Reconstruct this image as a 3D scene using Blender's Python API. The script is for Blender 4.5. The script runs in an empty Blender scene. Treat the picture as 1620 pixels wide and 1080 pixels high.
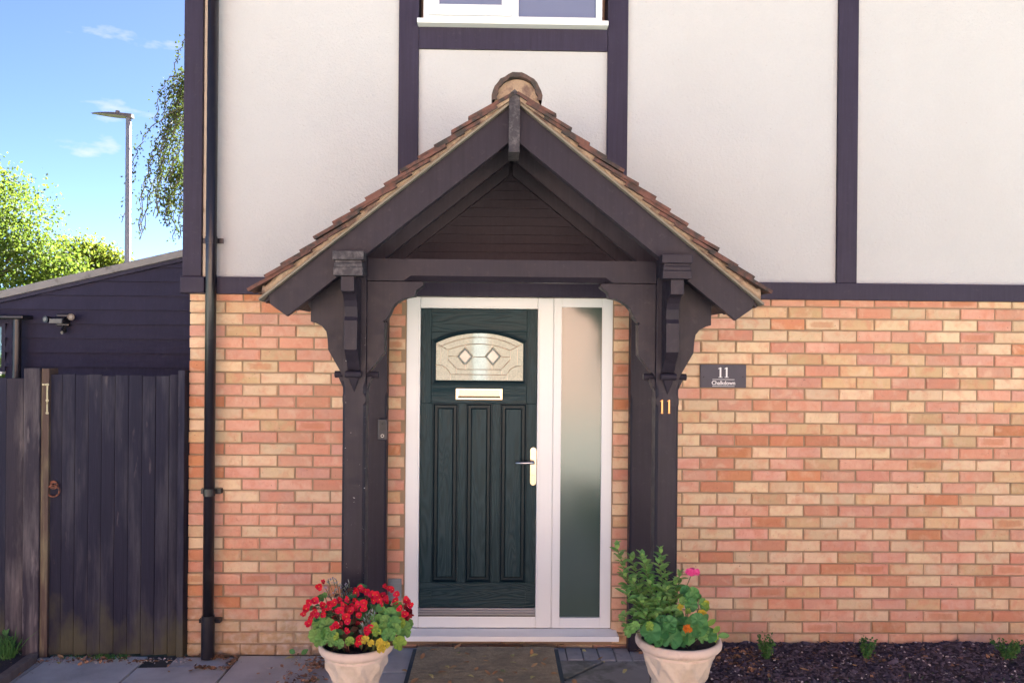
import bpy, bmesh, math, random
from mathutils import Vector, Matrix, noise

rng = random.Random(11)
S = bpy.context.scene
COL = S.collection
R = math.radians
PI = math.pi

# ------------------------------------------------------------------ camera
F_PX, W_PX, H_PX = 1284.0, 1620.0, 1080.0
CAM_Y, CAM_Z = -5.2, 1.945
YAW, ROLL, CY = R(1.07), R(0.5), 555.0
fwd = Vector((math.sin(YAW), math.cos(YAW), 0))
r0 = Vector((math.cos(YAW), -math.sin(YAW), 0))
u0 = Vector((0, 0, 1))
c_r = r0 * math.cos(ROLL) + u0 * math.sin(ROLL)
c_u = u0 * math.cos(ROLL) - r0 * math.sin(ROLL)
cam_d = bpy.data.cameras.new('camera')
cam = bpy.data.objects.new('camera', cam_d)
COL.objects.link(cam)
cam.matrix_world = Matrix(((c_r.x, c_u.x, -fwd.x, 0), (c_r.y, c_u.y, -fwd.y, CAM_Y), (c_r.z, c_u.z, -fwd.z, CAM_Z), (0, 0, 0, 1)))
cam_d.sensor_width = 36
cam_d.lens = 36 * F_PX / W_PX
cam_d.shift_y = (CY - H_PX / 2) / W_PX
cam_d.clip_start, cam_d.clip_end = 0.05, 600
S.camera = cam

# ------------------------------------------------------------------ sky, sun, exposure
SUN_EL, SUN_AZ = R(37), R(12)
world = bpy.data.worlds.new('World')
S.world = world
world.use_nodes = True
wt = world.node_tree
wt.nodes.clear()
wo = wt.nodes.new('ShaderNodeOutputWorld')
wb = wt.nodes.new('ShaderNodeBackground')
sky = wt.nodes.new('ShaderNodeTexSky')
sky.sky_type = 'NISHITA'
sky.sun_disc = False
sky.sun_elevation = SUN_EL
sky.sun_rotation = SUN_AZ
sky.air_density = 0.20
sky.dust_density = 0.07
sky.ozone_density = 2.5
wb.inputs['Strength'].default_value = 0.05
wtc = wt.nodes.new('ShaderNodeTexCoord')
wmap = wt.nodes.new('ShaderNodeMapping')
wmap.inputs['Scale'].default_value = (3.2, 3.2, 9.0)
wmap.inputs['Location'].default_value = (1.9, 0.6, 0.4)
wn = wt.nodes.new('ShaderNodeTexNoise')
wn.inputs['Scale'].default_value = 2.3
wn.inputs['Detail'].default_value = 7
wn.inputs['Roughness'].default_value = 0.52
wr = wt.nodes.new('ShaderNodeMapRange')
wr.inputs['From Min'].default_value = 0.62
wr.inputs['From Max'].default_value = 0.74
wx = wt.nodes.new('ShaderNodeMix')
wx.data_type = 'RGBA'
wx.inputs['B'].default_value = (1.9, 1.9, 1.95, 1)
L = wt.links.new
L(wtc.outputs['Generated'], wmap.inputs['Vector'])
L(wmap.outputs['Vector'], wn.inputs['Vector'])
L(wn.outputs['Fac'], wr.inputs['Value'])
L(wr.outputs['Result'], wx.inputs['Factor'])
L(sky.outputs['Color'], wx.inputs['A'])
L(wx.outputs['Result'], wb.inputs['Color'])
L(wb.outputs['Background'], wo.inputs['Surface'])

sun_dir = Vector((math.sin(SUN_AZ) * math.cos(SUN_EL), math.cos(SUN_AZ) * math.cos(SUN_EL), math.sin(SUN_EL)))
sl = bpy.data.lights.new('sun', 'SUN')
sl.energy = 5.0
sl.angle = R(0.5)
sl.color = (1.0, 0.97, 0.93)
so = bpy.data.objects.new('sun', sl)
COL.objects.link(so)
so.rotation_euler = sun_dir.to_track_quat('Z', 'Y').to_euler()
so.location = sun_dir * 60

S.view_settings.view_transform = 'Standard'
S.view_settings.look = 'None'
S.view_settings.exposure = 3.58
S.view_settings.gamma = 1.0
S.view_settings.use_curve_mapping = False
S.render.engine = 'CYCLES'
S.cycles.use_denoising = True
S.cycles.max_bounces = 8
S.cycles.diffuse_bounces = 4


# ------------------------------------------------------------------ measuring helpers (photo pixel -> world at a known depth)
def ray(px, py):
    return fwd + c_r * ((px - 810) / F_PX) - c_u * ((py - CY) / F_PX)


def P(px, py, Y):
    d = ray(px, py)
    t = (Y - CAM_Y) / d.y
    return Vector((d.x * t, Y, CAM_Z + d.z * t))


def XX(px, py, Y):
    return P(px, py, Y).x


def ZZ(px, py, Y):
    return P(px, py, Y).z


def G(px, py, z):
    d = ray(px, py)
    t = (z - CAM_Z) / d.z
    return Vector((d.x * t, CAM_Y + d.y * t, z))


# ------------------------------------------------------------------ scene helpers
def tag(o, label=None, cat=None, group=None, kind=None):
    if label: o['label'] = label
    if cat: o['category'] = cat
    if group: o['group'] = group
    if kind: o['kind'] = kind
    return o


def empty(name, loc=(0, 0, 0), label=None, cat=None, group=None, parent=None):
    o = bpy.data.objects.new(name, None)
    o.empty_display_size = 0.1
    COL.objects.link(o)
    o.location = loc
    if parent: o.parent = parent
    tag(o, label, cat, group)
    return o


def link(name, me, parent=None, loc=None):
    o = bpy.data.objects.new(name, me)
    COL.objects.link(o)
    if parent is not None:
        o.parent = parent
        # meshes are authored in world coordinates: undo the offset of the parents' origin
        off = Vector((0, 0, 0))
        q = parent
        while q is not None:
            off += q.location
            q = q.parent
        o.location = (Vector(loc) if loc is not None else Vector((0, 0, 0))) - off
    elif loc is not None:
        o.location = loc
    return o


class MB:
    """collects shapes and links them as ONE mesh object"""
    def __init__(self):
        self.v, self.f, self.m, self.uv = [], [], [], None
        self.attr = None

    def add(self, vs, fs, mi=0):
        b = len(self.v)
        self.v += [tuple(p) for p in vs]
        for q in fs:
            self.f.append([b + i for i in q])
            self.m.append(mi)
        return b

    def box(self, x0, x1, y0, y1, z0, z1, mi=0):
        x0, x1 = min(x0, x1), max(x0, x1); y0, y1 = min(y0, y1), max(y0, y1); z0, z1 = min(z0, z1), max(z0, z1)
        vs = [(x0, y0, z0), (x1, y0, z0), (x1, y1, z0), (x0, y1, z0), (x0, y0, z1), (x1, y0, z1), (x1, y1, z1), (x0, y1, z1)]
        self.add(vs, [(0, 3, 2, 1), (4, 5, 6, 7), (0, 1, 5, 4), (1, 2, 6, 5), (2, 3, 7, 6), (3, 0, 4, 7)], mi)
        return self

    def prism_y(self, poly, y0, y1, mi=0):
        """poly in (x, z), extruded from y0 (front) to y1"""
        a = sum(poly[i][0] * poly[(i + 1) % len(poly)][1] - poly[(i + 1) % len(poly)][0] * poly[i][1] for i in range(len(poly)))
        if a < 0: poly = poly[::-1]
        n = len(poly)
        vs = [(x, y0, z) for x, z in poly] + [(x, y1, z) for x, z in poly]
        fs = [tuple(range(n)), tuple(range(2 * n - 1, n - 1, -1))]
        fs += [(i, i + n, (i + 1) % n + n, (i + 1) % n) for i in range(n)]
        self.add(vs, fs, mi)
        return self

    def prism_x(self, poly, x0, x1, mi=0):
        """poly in (y, z)"""
        n = len(poly)
        vs = [(x0, y, z) for y, z in poly] + [(x1, y, z) for y, z in poly]
        fs = [tuple(range(n)), tuple(range(2 * n - 1, n - 1, -1))]
        fs += [(i, i + n, (i + 1) % n + n, (i + 1) % n) for i in range(n)]
        self.add(vs, fs, mi)
        return self

    def prism_z(self, poly, z0, z1, mi=0):
        n = len(poly)
        a = sum(poly[i][0] * poly[(i + 1) % n][1] - poly[(i + 1) % n][0] * poly[i][1] for i in range(n))
        if a < 0: poly = poly[::-1]
        vs = [(x, y, z0) for x, y in poly] + [(x, y, z1) for x, y in poly]
        fs = [tuple(range(n - 1, -1, -1)), tuple(range(n, 2 * n))]
        fs += [(i, (i + 1) % n, (i + 1) % n + n, i + n) for i in range(n)]
        self.add(vs, fs, mi)
        return self

    def tube(self, pts, rad, seg=8, mi=0, caps=True):
        pts = [Vector(p) for p in pts]
        rads = rad if isinstance(rad, (list, tuple)) else [rad] * len(pts)
        b = len(self.v)
        up = None
        for i, p in enumerate(pts):
            d = (pts[min(i + 1, len(pts) - 1)] - pts[max(i - 1, 0)])
            if d.length < 1e-9: d = Vector((0, 0, 1))
            d.normalize()
            ref = Vector((0, 0, 1)) if abs(d.z) < 0.9 else Vector((1, 0, 0))
            if up is not None:
                ref = up
            s = d.cross(ref)
            if s.length < 1e-6: s = d.cross(Vector((0, 1, 0)))
            s.normalize()
            t = s.cross(d).normalized()
            up = t
            for k in range(seg):
                a = 2 * PI * k / seg
                self.v.append(tuple(p + (s * math.cos(a) + t * math.sin(a)) * rads[i]))
        for i in range(len(pts) - 1):
            for k in range(seg):
                self.f.append([b + i * seg + k, b + i * seg + (k + 1) % seg, b + (i + 1) * seg + (k + 1) % seg, b + (i + 1) * seg + k])
                self.m.append(mi)
        if caps:
            self.f.append([b + k for k in range(seg)][::-1]); self.m.append(mi)
            e = b + (len(pts) - 1) * seg
            self.f.append([e + k for k in range(seg)]); self.m.append(mi)
        return self

    def lathe(self, prof, c, seg=48, mi=0, mod=None):
        """prof: (r, z) from bottom to top; mod(r, z, angle) -> r"""
        b = len(self.v)
        n = len(prof)
        for r, z in prof:
            for k in range(seg):
                a = 2 * PI * k / seg
                rr = mod(r, z, a) if mod else r
                self.v.append((c[0] + rr * math.cos(a), c[1] + rr * math.sin(a), c[2] + z))
        for i in range(n - 1):
            for k in range(seg):
                k2 = (k + 1) % seg
                self.f.append([b + i * seg + k, b + i * seg + k2, b + (i + 1) * seg + k2, b + (i + 1) * seg + k])
                self.m.append(mi)
        return self

    def mesh(self, name, mats, smooth=False):
        me = bpy.data.meshes.new(name)
        me.from_pydata(self.v, [], self.f)
        for m in (mats if isinstance(mats, (list, tuple)) else [mats]):
            me.materials.append(m)
        me.polygons.foreach_set('material_index', self.m)
        if smooth:
            me.polygons.foreach_set('use_smooth', [True] * len(me.polygons))
        me.update()
        return me

    def build(self, name, mats, parent=None, smooth=False, bevel=0, seg=2):
        o = link(name, self.mesh(name, mats, smooth), parent)
        if bevel:
            bv = o.modifiers.new('edges', 'BEVEL')
            bv.width = bevel
            bv.segments = seg
            bv.limit_method = 'ANGLE'
            bv.angle_limit = R(35)
        return o


def copy_part(src, parent, mat_world):
    """a copy of one mesh object (sharing its data) under another parent; every parent here is an Empty at a plain location"""
    c = src.copy()
    COL.objects.link(c)
    c.parent = parent
    off = Vector((0, 0, 0))
    q = parent
    while q is not None:
        off += q.location
        q = q.parent
    c.matrix_basis = Matrix.Translation(-off) @ mat_world
    return c


def put(name, me, parent, mat_world):
    o = bpy.data.objects.new(name, me)
    COL.objects.link(o)
    off = Vector((0, 0, 0))
    q = parent
    while q is not None:
        off += q.location
        q = q.parent
    o.parent = parent
    o.matrix_basis = Matrix.Translation(-off) @ mat_world
    return o


def frame_to(p, nrm, up=Vector((0, 0, 1)), scale=1.0, spin=0.0):
    """matrix whose local Z looks along nrm, local Y roughly along up"""
    n = Vector(nrm).normalized()
    x = Vector(up).cross(n)
    if x.length < 1e-5: x = Vector((1, 0, 0)).cross(n)
    x.normalize()
    y = n.cross(x)
    m = Matrix(((x.x, y.x, n.x, 0), (x.y, y.y, n.y, 0), (x.z, y.z, n.z, 0), (0, 0, 0, 1)))
    return Matrix.Translation(p) @ m @ Matrix.Rotation(spin, 4, 'Z') @ Matrix.Scale(scale, 4)


# ------------------------------------------------------------------ materials
class NT:
    def __init__(self, name):
        self.mat = bpy.data.materials.new(name)
        self.mat.use_nodes = True
        self.t = self.mat.node_tree
        self.b = self.t.nodes['Principled BSDF']
        self.out = self.t.nodes['Material Output']

    def n(self, typ, **kw):
        x = self.t.nodes.new(typ)
        for k, v in kw.items():
            if k.startswith('_'):
                setattr(x, k[1:], v)
            else:
                x.inputs[k.replace('_', ' ')].default_value = v
        return x

    def l(self, a, b):
        self.t.links.new(a, b)

    def pos(self, stretch=(1, 1, 1)):
        g = self.n('ShaderNodeNewGeometry')
        m = self.n('ShaderNodeMapping', Scale=stretch)
        self.l(g.outputs['Position'], m.inputs['Vector'])
        return m.outputs['Vector']

    def noise(self, vec, scale, detail=4, rough=0.55, dist=0.0):
        x = self.n('ShaderNodeTexNoise', Scale=scale, Detail=detail, Roughness=rough, Distortion=dist)
        self.l(vec, x.inputs['Vector'])
        return x.outputs['Fac']

    def rng(self, v, a, b, c=0.0, d=1.0):
        x = self.n('ShaderNodeMapRange')
        x.inputs['From Min'].default_value = a
        x.inputs['From Max'].default_value = b
        x.inputs['To Min'].default_value = c
        x.inputs['To Max'].default_value = d
        self.l(v, x.inputs['Value'])
        return x.outputs['Result']

    def math(self, op, a, b=None):
        x = self.t.nodes.new('ShaderNodeMath')
        x.operation = op
        for i, q in enumerate((a, b)):
            if q is None: continue
            if isinstance(q, (int, float)): x.inputs[i].default_value = q
            else: self.l(q, x.inputs[i])
        return x.outputs[0]

    def mix(self, fac, a, b, mode='MIX'):
        x = self.t.nodes.new('ShaderNodeMix')
        x.data_type = 'RGBA'
        x.blend_type = mode
        for k, q in (('Factor', fac), ('A', a), ('B', b)):
            if isinstance(q, (int, float)): x.inputs[k].default_value = q
            elif isinstance(q, tuple): x.inputs[k].default_value = (q[0], q[1], q[2], 1)
            else: self.l(q, x.inputs[k])
        return x.outputs['Result']

    def bump(self, h, strength=0.3, dist=0.01):
        x = self.n('ShaderNodeBump', Strength=strength, Distance=dist)
        self.l(h, x.inputs['Height'])
        self.l(x.outputs['Normal'], self.b.inputs['Normal'])
        return x

    def base(self, c):
        if isinstance(c, tuple): self.b.inputs['Base Color'].default_value = (c[0], c[1], c[2], 1)
        else: self.l(c, self.b.inputs['Base Color'])


def simple(name, col, rough=0.6, var=0.18, vscale=7, patch=None, pscale=3, plo=0.55, phi=0.7, bump=0.15, bscale=70, bdist=0.004, stretch=(1, 1, 1), metal=0.0, ior=1.45, island=0.0, coat=0.0):
    t = NT(name)
    v = t.pos(stretch)
    f = t.noise(v, vscale, 5, 0.6)
    c = t.mix(f, tuple(x * (1 - var) for x in col), tuple(min(1, x * (1 + var)) for x in col))
    if patch:
        p = t.rng(t.noise(v, pscale, 6, 0.62), plo, phi)
        c = t.mix(p, c, patch)
    if island:
        g = t.n('ShaderNodeNewGeometry')
        k = t.rng(g.outputs['Random Per Island'], 0, 1, 1 - island, 1 + island)
        cc = t.n('ShaderNodeCombineColor')
        for i in range(3): t.l(k, cc.inputs[i])
        c = t.mix(1.0, c, cc.outputs[0], 'MULTIPLY')
    t.base(c)
    t.b.inputs['Roughness'].default_value = rough
    t.b.inputs['Metallic'].default_value = metal
    t.b.inputs['IOR'].default_value = ior
    t.b.inputs['Coat Weight'].default_value = coat
    if bump:
        t.bump(t.noise(v, bscale, 3, 0.6), bump, bdist)
    return t.mat


def leafy(name, col, col2, trans=0.35, rough=0.45, wide=0.3):
    """leaf: tone changes from leaf to leaf (object and island random), light passes through"""
    t = NT(name)
    oi = t.n('ShaderNodeObjectInfo')
    g = t.n('ShaderNodeNewGeometry')
    k = t.math('FRACT', t.math('ADD', oi.outputs['Random'], g.outputs['Random Per Island']))
    c = t.mix(k, col, col2)
    v = t.pos()
    c = t.mix(t.noise(v, 60, 3), t.mix(1.0, c, (1 - wide,) * 3, 'MULTIPLY'), c)
    tc = t.n('ShaderNodeTexCoord')
    ln = t.n('ShaderNodeVectorMath', _operation='LENGTH')
    t.l(tc.outputs['Object'], ln.inputs[0])
    c = t.mix(t.rng(ln.outputs['Value'], 0.004, 0.022, 0.45, 0.0), c, t.mix(1.0, c, (0.62, 0.60, 0.55), 'MULTIPLY'))
    t.base(c)
    t.bump(t.noise(v, 130, 3, 0.6), 0.5, 0.004)
    t.b.inputs['Roughness'].default_value = rough + .08
    t.b.inputs['IOR'].default_value = 1.3
    if trans:
        tr = t.n('ShaderNodeBsdfTranslucent')
        t.l(t.mix(1.0, c, (1.25, 1.35, 0.7), 'MULTIPLY'), tr.inputs['Color'])
        ms = t.n('ShaderNodeMixShader', Fac=trans)
        t.l(t.b.outputs[0], ms.inputs[1])
        t.l(tr.outputs[0], ms.inputs[2])
        t.l(ms.outputs[0], t.out.inputs['Surface'])
    return t.mat


def brick_material():
    t = NT('brick')
    oi = t.n('ShaderNodeObjectInfo')
    at = t.n('ShaderNodeAttribute', _attribute_name='tint')
    c = t.mix(1.0, oi.outputs['Color'], at.outputs['Color'], 'MULTIPLY')
    kiss = t.math('MULTIPLY', oi.outputs['Alpha'], at.outputs['Alpha'])
    g = t.n('ShaderNodeNewGeometry')
    sep = t.n('ShaderNodeSeparateColor')
    t.l(c, sep.inputs[0])
    off = t.math('MULTIPLY', t.math('ADD', sep.outputs[1], sep.outputs[2]), 91.0)
    cv = t.n('ShaderNodeCombineXYZ')
    t.l(off, cv.inputs[0]); t.l(off, cv.inputs[2])
    va = t.n('ShaderNodeVectorMath', _operation='ADD')
    t.l(g.outputs['Position'], va.inputs[0]); t.l(cv.outputs[0], va.inputs[1])
    v = va.outputs[0]
    # firing blush: broad soft patches, different on each brick
    bl = t.rng(t.noise(v, 11, 4, 0.6, 0.4), 0.46, 0.66)
    c = t.mix(t.math('MULTIPLY', bl, 0.55), c, (0.60, 0.245, 0.155))
    c = t.mix(t.rng(t.noise(g.outputs['Position'], 1.7, 5, 0.6), 0.40, 0.75, 0, 0.35), c, t.mix(1.0, c, (0.80, 0.74, 0.66), 'MULTIPLY'))
    pale = t.rng(t.noise(v, 9, 4, 0.6, 0.6), 0.52, 0.68)
    c = t.mix(t.math('MULTIPLY', pale, 0.42), c, (0.70, 0.51, 0.36))
    # kiss marks left by stacking in the kiln
    uv = t.n('ShaderNodeUVMap', _uv_map='UVMap')
    su = t.n('ShaderNodeSeparateXYZ')
    t.l(uv.outputs[0], su.inputs[0])
    ed = t.noise(v, 40, 3)
    def band(x, w):
        a = t.math('ABSOLUTE', t.math('SUBTRACT', x, 0.5))
        a = t.math('ADD', a, t.rng(ed, 0.3, 0.7, -0.05, 0.05))
        return t.rng(a, w, w - 0.13, 0, 1)
    km = t.math('MULTIPLY', band(su.outputs[0], 0.42), band(su.outputs[1], 0.36))
    c = t.mix(t.math('MULTIPLY', t.math('MULTIPLY', km, kiss), 0.5), c, (0.44, 0.17, 0.075))
    # fine grit and a few dark pits
    c = t.mix(t.rng(t.noise(g.outputs['Position'], 160, 3, 0.7), 0.3, 0.7, 0.0, 0.16), c, t.mix(1.0, c, (0.62, 0.55, 0.5), 'MULTIPLY'))
    pit = t.rng(t.noise(g.outputs['Position'], 60, 3, 0.55), 0.70, 0.73)
    c = t.mix(t.math('MULTIPLY', pit, 0.7), c, (0.10, 0.06, 0.05))
    # lime bloom and damp algae on the lowest courses of the left wall
    sp = t.n('ShaderNodeSeparateXYZ')
    t.l(g.outputs['Position'], sp.inputs[0])
    low = t.rng(t.math('ADD', sp.outputs[2], t.rng(t.noise(g.outputs['Position'], 5, 5), 0.2, 0.8, -0.2, 0.2)), 0.34, 0.10)
    lft = t.rng(sp.outputs[0], -0.4, -0.8, 0.35, 1.0)
    c = t.mix(t.math('MULTIPLY', t.math('MULTIPLY', low, lft), 0.75), c, t.mix(t.rng(t.noise(g.outputs['Position'], 22, 5), 0.4, 0.65), (0.33, 0.25, 0.13), (0.47, 0.42, 0.33)))
    t.base(c)
    t.b.inputs['Roughness'].default_value = 0.85
    h = t.math('ADD', t.noise(g.outputs['Position'], 190, 4, 0.7), t.math('MULTIPLY', t.noise(g.outputs['Position'], 35, 3), 2.0))
    t.bump(h, 0.6, 0.006)
    return t.mat


def grain_material(name, col, hi, horizontal=False, scale=1.0):
    """embossed oak-grain skin of a composite door"""
    t = NT(name)
    st = (1.0, 6, 9.5) if horizontal else (9.5, 6, 1.0)
    v = t.pos(tuple(s * scale for s in st))
    w = t.noise(v, 1.15, 2, 0.45, 0.35)
    ring = t.math('FRACT', t.math('MULTIPLY', w, 17.0))
    ring = t.math('ABSOLUTE', t.math('SUBTRACT', ring, 0.5))
    ring = t.rng(ring, 0.06, 0.40)
    fine = t.noise(t.pos((25, 160, 160) if horizontal else (160, 160, 6)), 2.0, 3, 0.7)
    h = t.math('ADD', ring, t.math('MULTIPLY', fine, 0.5))
    t.base(t.mix(ring, col, hi))
    t.b.inputs['IOR'].default_value = 1.29
    t.l(t.rng(h, 0, 1.3, 0.36, 0.5), t.b.inputs['Roughness'])
    t.bump(h, 0.5, 0.0022)
    return t.mat


def stain_wood(name, col, worn, algae=None, bare=None, grain=(40, 40, 2.0), lo=0.58, hi=0.76, rough=0.7, plo=0.64, phi=0.76):
    t = NT(name)
    v = t.pos(grain)
    f = t.noise(v, 1.5, 5, 0.65)
    c = t.mix(f, tuple(x * 0.7 for x in col), tuple(x * 1.35 for x in col))
    p = t.rng(t.noise(t.pos((9, 9, 1.3)), 1.0, 6, 0.6), lo, hi)
    p = t.math('MULTIPLY', p, t.rng(f, 0.25, 0.65, 0.25, 1.0))
    c = t.mix(p, c, worn)
    if bare:
        q = t.rng(t.noise(t.pos((14, 14, 2.2)), 1.3, 5, 0.6), plo, phi)
        c = t.mix(t.math('MULTIPLY', q, 0.8), c, bare)
    if algae:
        sp = t.n('ShaderNodeSeparateXYZ')
        t.l(t.pos(), sp.inputs[0])
        lw = t.rng(t.math('ADD', sp.outputs[2], t.rng(t.noise(t.pos((8, 8, 4)), 1.0, 5), 0.2, 0.8, -0.3, 0.3)), 0.30, -0.02)
        c = t.mix(t.math('MULTIPLY', lw, 0.75), c, algae)
    t.base(c)
    t.b.inputs['Roughness'].default_value = rough
    t.b.inputs['IOR'].default_value = 1.2
    t.bump(t.math('ADD', f, t.noise(t.pos((90, 90, 5)), 1.5, 3)), 0.35, 0.003)
    return t.mat


def painted_timber(name, col, rough=0.5, chip=None, clo=0.70, chi=0.73, bump=0.18, cscale=46):
    t = NT(name)
    v = t.pos()
    c = t.mix(t.noise(v, 5, 5, 0.6), tuple(x * 0.82 for x in col), tuple(x * 1.2 for x in col))
    c = t.mix(t.rng(t.noise(t.pos((30, 30, 30)), 1.0, 6, 0.7), 0.58, 0.85, 0, 0.4), c, (0.11, 0.10, 0.105))
    c = t.mix(t.rng(t.noise(t.pos((55, 55, 2.5)), 1.0, 4, 0.65), 0.35, 0.7, 0.0, 0.5), c, t.mix(1.0, c, (0.55, 0.55, 0.55), 'MULTIPLY'))
    if chip:
        q = t.rng(t.noise(v, cscale, 6, 0.7), clo, chi)
        c = t.mix(q, c, chip)
    t.base(c)
    t.b.inputs['IOR'].default_value = 1.27
    t.l(t.rng(t.noise(v, 18, 4), 0.2, 0.8, rough - 0.1, rough + 0.12), t.b.inputs['Roughness'])
    t.bump(t.math('ADD', t.noise(t.pos((60, 60, 60)), 1.2, 4, 0.7), t.noise(v, 9, 3)), bump, 0.003)
    return t.mat


M = {}
M['brick'] = brick_material()
M['mortar'] = simple('mortar', (0.29, 0.21, 0.135), 0.95, 0.22, 9, bump=0.5, bscale=160, bdist=0.004)
M['timber'] = painted_timber('black_timber_stain', (0.034, 0.029, 0.052))
M['porch_timber'] = painted_timber('porch_black_paint', (0.025, 0.022, 0.033), 0.42, (0.30, 0.28, 0.28), 0.775, 0.80)
M['chipped'] = painted_timber('porch_black_paint_flaking', (0.025, 0.022, 0.033), 0.42, (0.70, 0.69, 0.67), 0.66, 0.68)
M['capworn'] = painted_timber('porch_weathered_cap', (0.045, 0.042, 0.05), 0.6, (0.16, 0.15, 0.155), 0.45, 0.80, cscale=34)
M['blackboard'] = painted_timber('black_boarding', (0.030, 0.028, 0.050), 0.55)
M['soffit'] = painted_timber('dark_soffit', (0.056, 0.047, 0.060), 0.6)


def render_wall():
    t = NT('white_render')
    v = t.pos()
    c = t.mix(t.noise(v, 1.6, 6, 0.6), (0.435, 0.452, 0.455), (0.495, 0.512, 0.516))
    c = t.mix(t.rng(t.noise(t.pos((5, 5, 0.8)), 1.0, 6, 0.65), 0.5, 0.8, 0, 0.0), c, (0.385, 0.39, 0.378))
    c = t.mix(t.rng(t.noise(v, 85, 3, 0.7), 0.35, 0.65, 0.0, 0.13), c, (0.38, 0.375, 0.36))
    c = t.mix(t.rng(t.noise(v, 0.9, 6, 0.65), 0.45, 0.75, 0.0, 0.22), c, (0.42, 0.415, 0.40))
    pit = t.rng(t.noise(v, 42, 3, 0.6), 0.70, 0.74)
    c = t.mix(t.math('MULTIPLY', pit, 0.5), c, (0.36, 0.33, 0.31))
    t.base(c)
    t.b.inputs['Roughness'].default_value = 0.9
    h = t.math('ADD', t.noise(v, 130, 4, 0.65), t.math('MULTIPLY', t.noise(v, 55, 3), 1.6))
    t.bump(h, 0.5, 0.006)
    return t.mat


M['render'] = render_wall()
M['upvc'] = simple('white_plastic', (0.74, 0.78, 0.785), 0.32, 0.03, 4, bump=0.03, bscale=25)
M['trim'] = simple('cream_edge_trim', (0.60, 0.52, 0.42), 0.7, 0.2, 9, patch=(0.30, 0.22, 0.15), pscale=8, plo=0.55, phi=0.72)
M['door'] = grain_material('door_skin_upright_grain', (0.004, 0.024, 0.031), (0.017, 0.042, 0.051))
M['door_h'] = grain_material('door_skin_level_grain', (0.004, 0.024, 0.031), (0.017, 0.042, 0.051), True)
M['door_plain'] = simple('door_moulding', (0.006, 0.019, 0.026), 0.38, 0.1, 10, bump=0.05, ior=1.28)
M['brass'] = simple('polished_brass', (0.52, 0.43, 0.31), 0.24, 0.08, 30, bump=0.05, bscale=40, metal=1.0)
M['brass_old'] = simple('house_number_brass', (0.42, 0.21, 0.095), 0.30, 0.15, 60, metal=1.0, bump=0.1)
M['steel'] = simple('brushed_aluminium', (0.50, 0.51, 0.54), 0.3, 0.05, 20, metal=1.0, bump=0.04)
M['lead'] = simple('lead_came', (0.66, 0.55, 0.42), 0.35, 0.1, 30, metal=0.6, bump=0.05)


def glass_front(name, base, rough, ior, bump=0.0, bscale=60, base2=None):
    t = NT(name)
    v = t.pos()
    c = base
    if base2:
        c = t.mix(t.rng(t.noise(v, 95, 4, 0.7), 0.35, 0.65), base, base2)
    t.base(c)
    t.b.inputs['Roughness'].default_value = rough
    t.b.inputs['IOR'].default_value = ior
    if bump:
        t.bump(t.noise(v, bscale, 3, 0.6), bump, 0.004)
    return t.mat


M['glass_side'] = glass_front('obscured_side_glass', (0.05, 0.085, 0.075), 0.16, 1.82, 0.05, 20)
M['glass_door'] = glass_front('textured_leaded_glass', (0.18, 0.26, 0.215), 0.04, 1.54, 0.0, 110, (0.31, 0.40, 0.34))
M['glass_bevel'] = glass_front('bevelled_glass', (0.24, 0.29, 0.27), 0.05, 1.8)
M['glass_up'] = glass_front('upstairs_glass', (0.16, 0.17, 0.24), 0.03, 2.1)


def clear_glass():
    t = NT('clear_window_glass')
    tr = t.n('ShaderNodeBsdfTransparent', Color=(0.93, 0.96, 0.94, 1))
    gl = t.n('ShaderNodeBsdfGlossy', Roughness=0.02)
    fr = t.n('ShaderNodeFresnel', IOR=1.5)
    ms = t.n('ShaderNodeMixShader')
    t.l(fr.outputs[0], ms.inputs[0]); t.l(tr.outputs[0], ms.inputs[1]); t.l(gl.outputs[0], ms.inputs[2])
    t.l(ms.outputs[0], t.out.inputs['Surface'])
    return t.mat


M['glass_clear'] = clear_glass()
M['tile'] = simple('clay_roof_tile', (0.125, 0.058, 0.045), 0.9, 0.4, 22, patch=(0.036, 0.031, 0.029), pscale=16, plo=0.42, phi=0.60, bump=0.5, bscale=90, bdist=0.005, island=0.45)
M['tile_end'] = simple('ridge_clay', (0.095, 0.060, 0.050), 0.9, 0.35, 22, patch=(0.045, 0.04, 0.036), pscale=20, plo=0.45, phi=0.62, bump=0.6, bscale=70, bdist=0.006)
M['bedding'] = simple('verge_mortar', (0.33, 0.245, 0.17), 0.95, 0.35, 18, patch=(0.16, 0.105, 0.085), pscale=12, plo=0.48, phi=0.62, bump=0.8, bscale=55, bdist=0.01)
M['undercloak'] = simple('undercloak_strip', (0.20, 0.18, 0.145), 0.9, 0.2, 20, patch=(0.2, 0.16, 0.11), pscale=14)
M['pipe'] = simple('black_pipe_plastic', (0.014, 0.014, 0.020), 0.28, 0.2, 12, patch=(0.05, 0.05, 0.055), pscale=7, plo=0.6, phi=0.85, bump=0.03, bscale=20)
M['gate'] = stain_wood('gate_black_stain', (0.021, 0.022, 0.040), (0.075, 0.077, 0.095), (0.085, 0.083, 0.050), (0.13, 0.115, 0.12), lo=0.46, hi=0.74, plo=0.66, phi=0.78)
M['gatepost'] = stain_wood('gate_post_worn', (0.034, 0.031, 0.044), (0.15, 0.135, 0.14), None, (0.20, 0.18, 0.185), lo=0.46, hi=0.68, plo=0.58, phi=0.74)
M['batten'] = stain_wood('bare_batten', (0.085, 0.062, 0.055), (0.24, 0.22, 0.13), None, (0.10, 0.06, 0.05), lo=0.45, hi=0.62)
M['latch'] = simple('pale_lichened_latch', (0.42, 0.40, 0.27), 0.6, 0.3, 60, patch=(0.15, 0.14, 0.07), pscale=50, metal=0.3)
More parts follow.
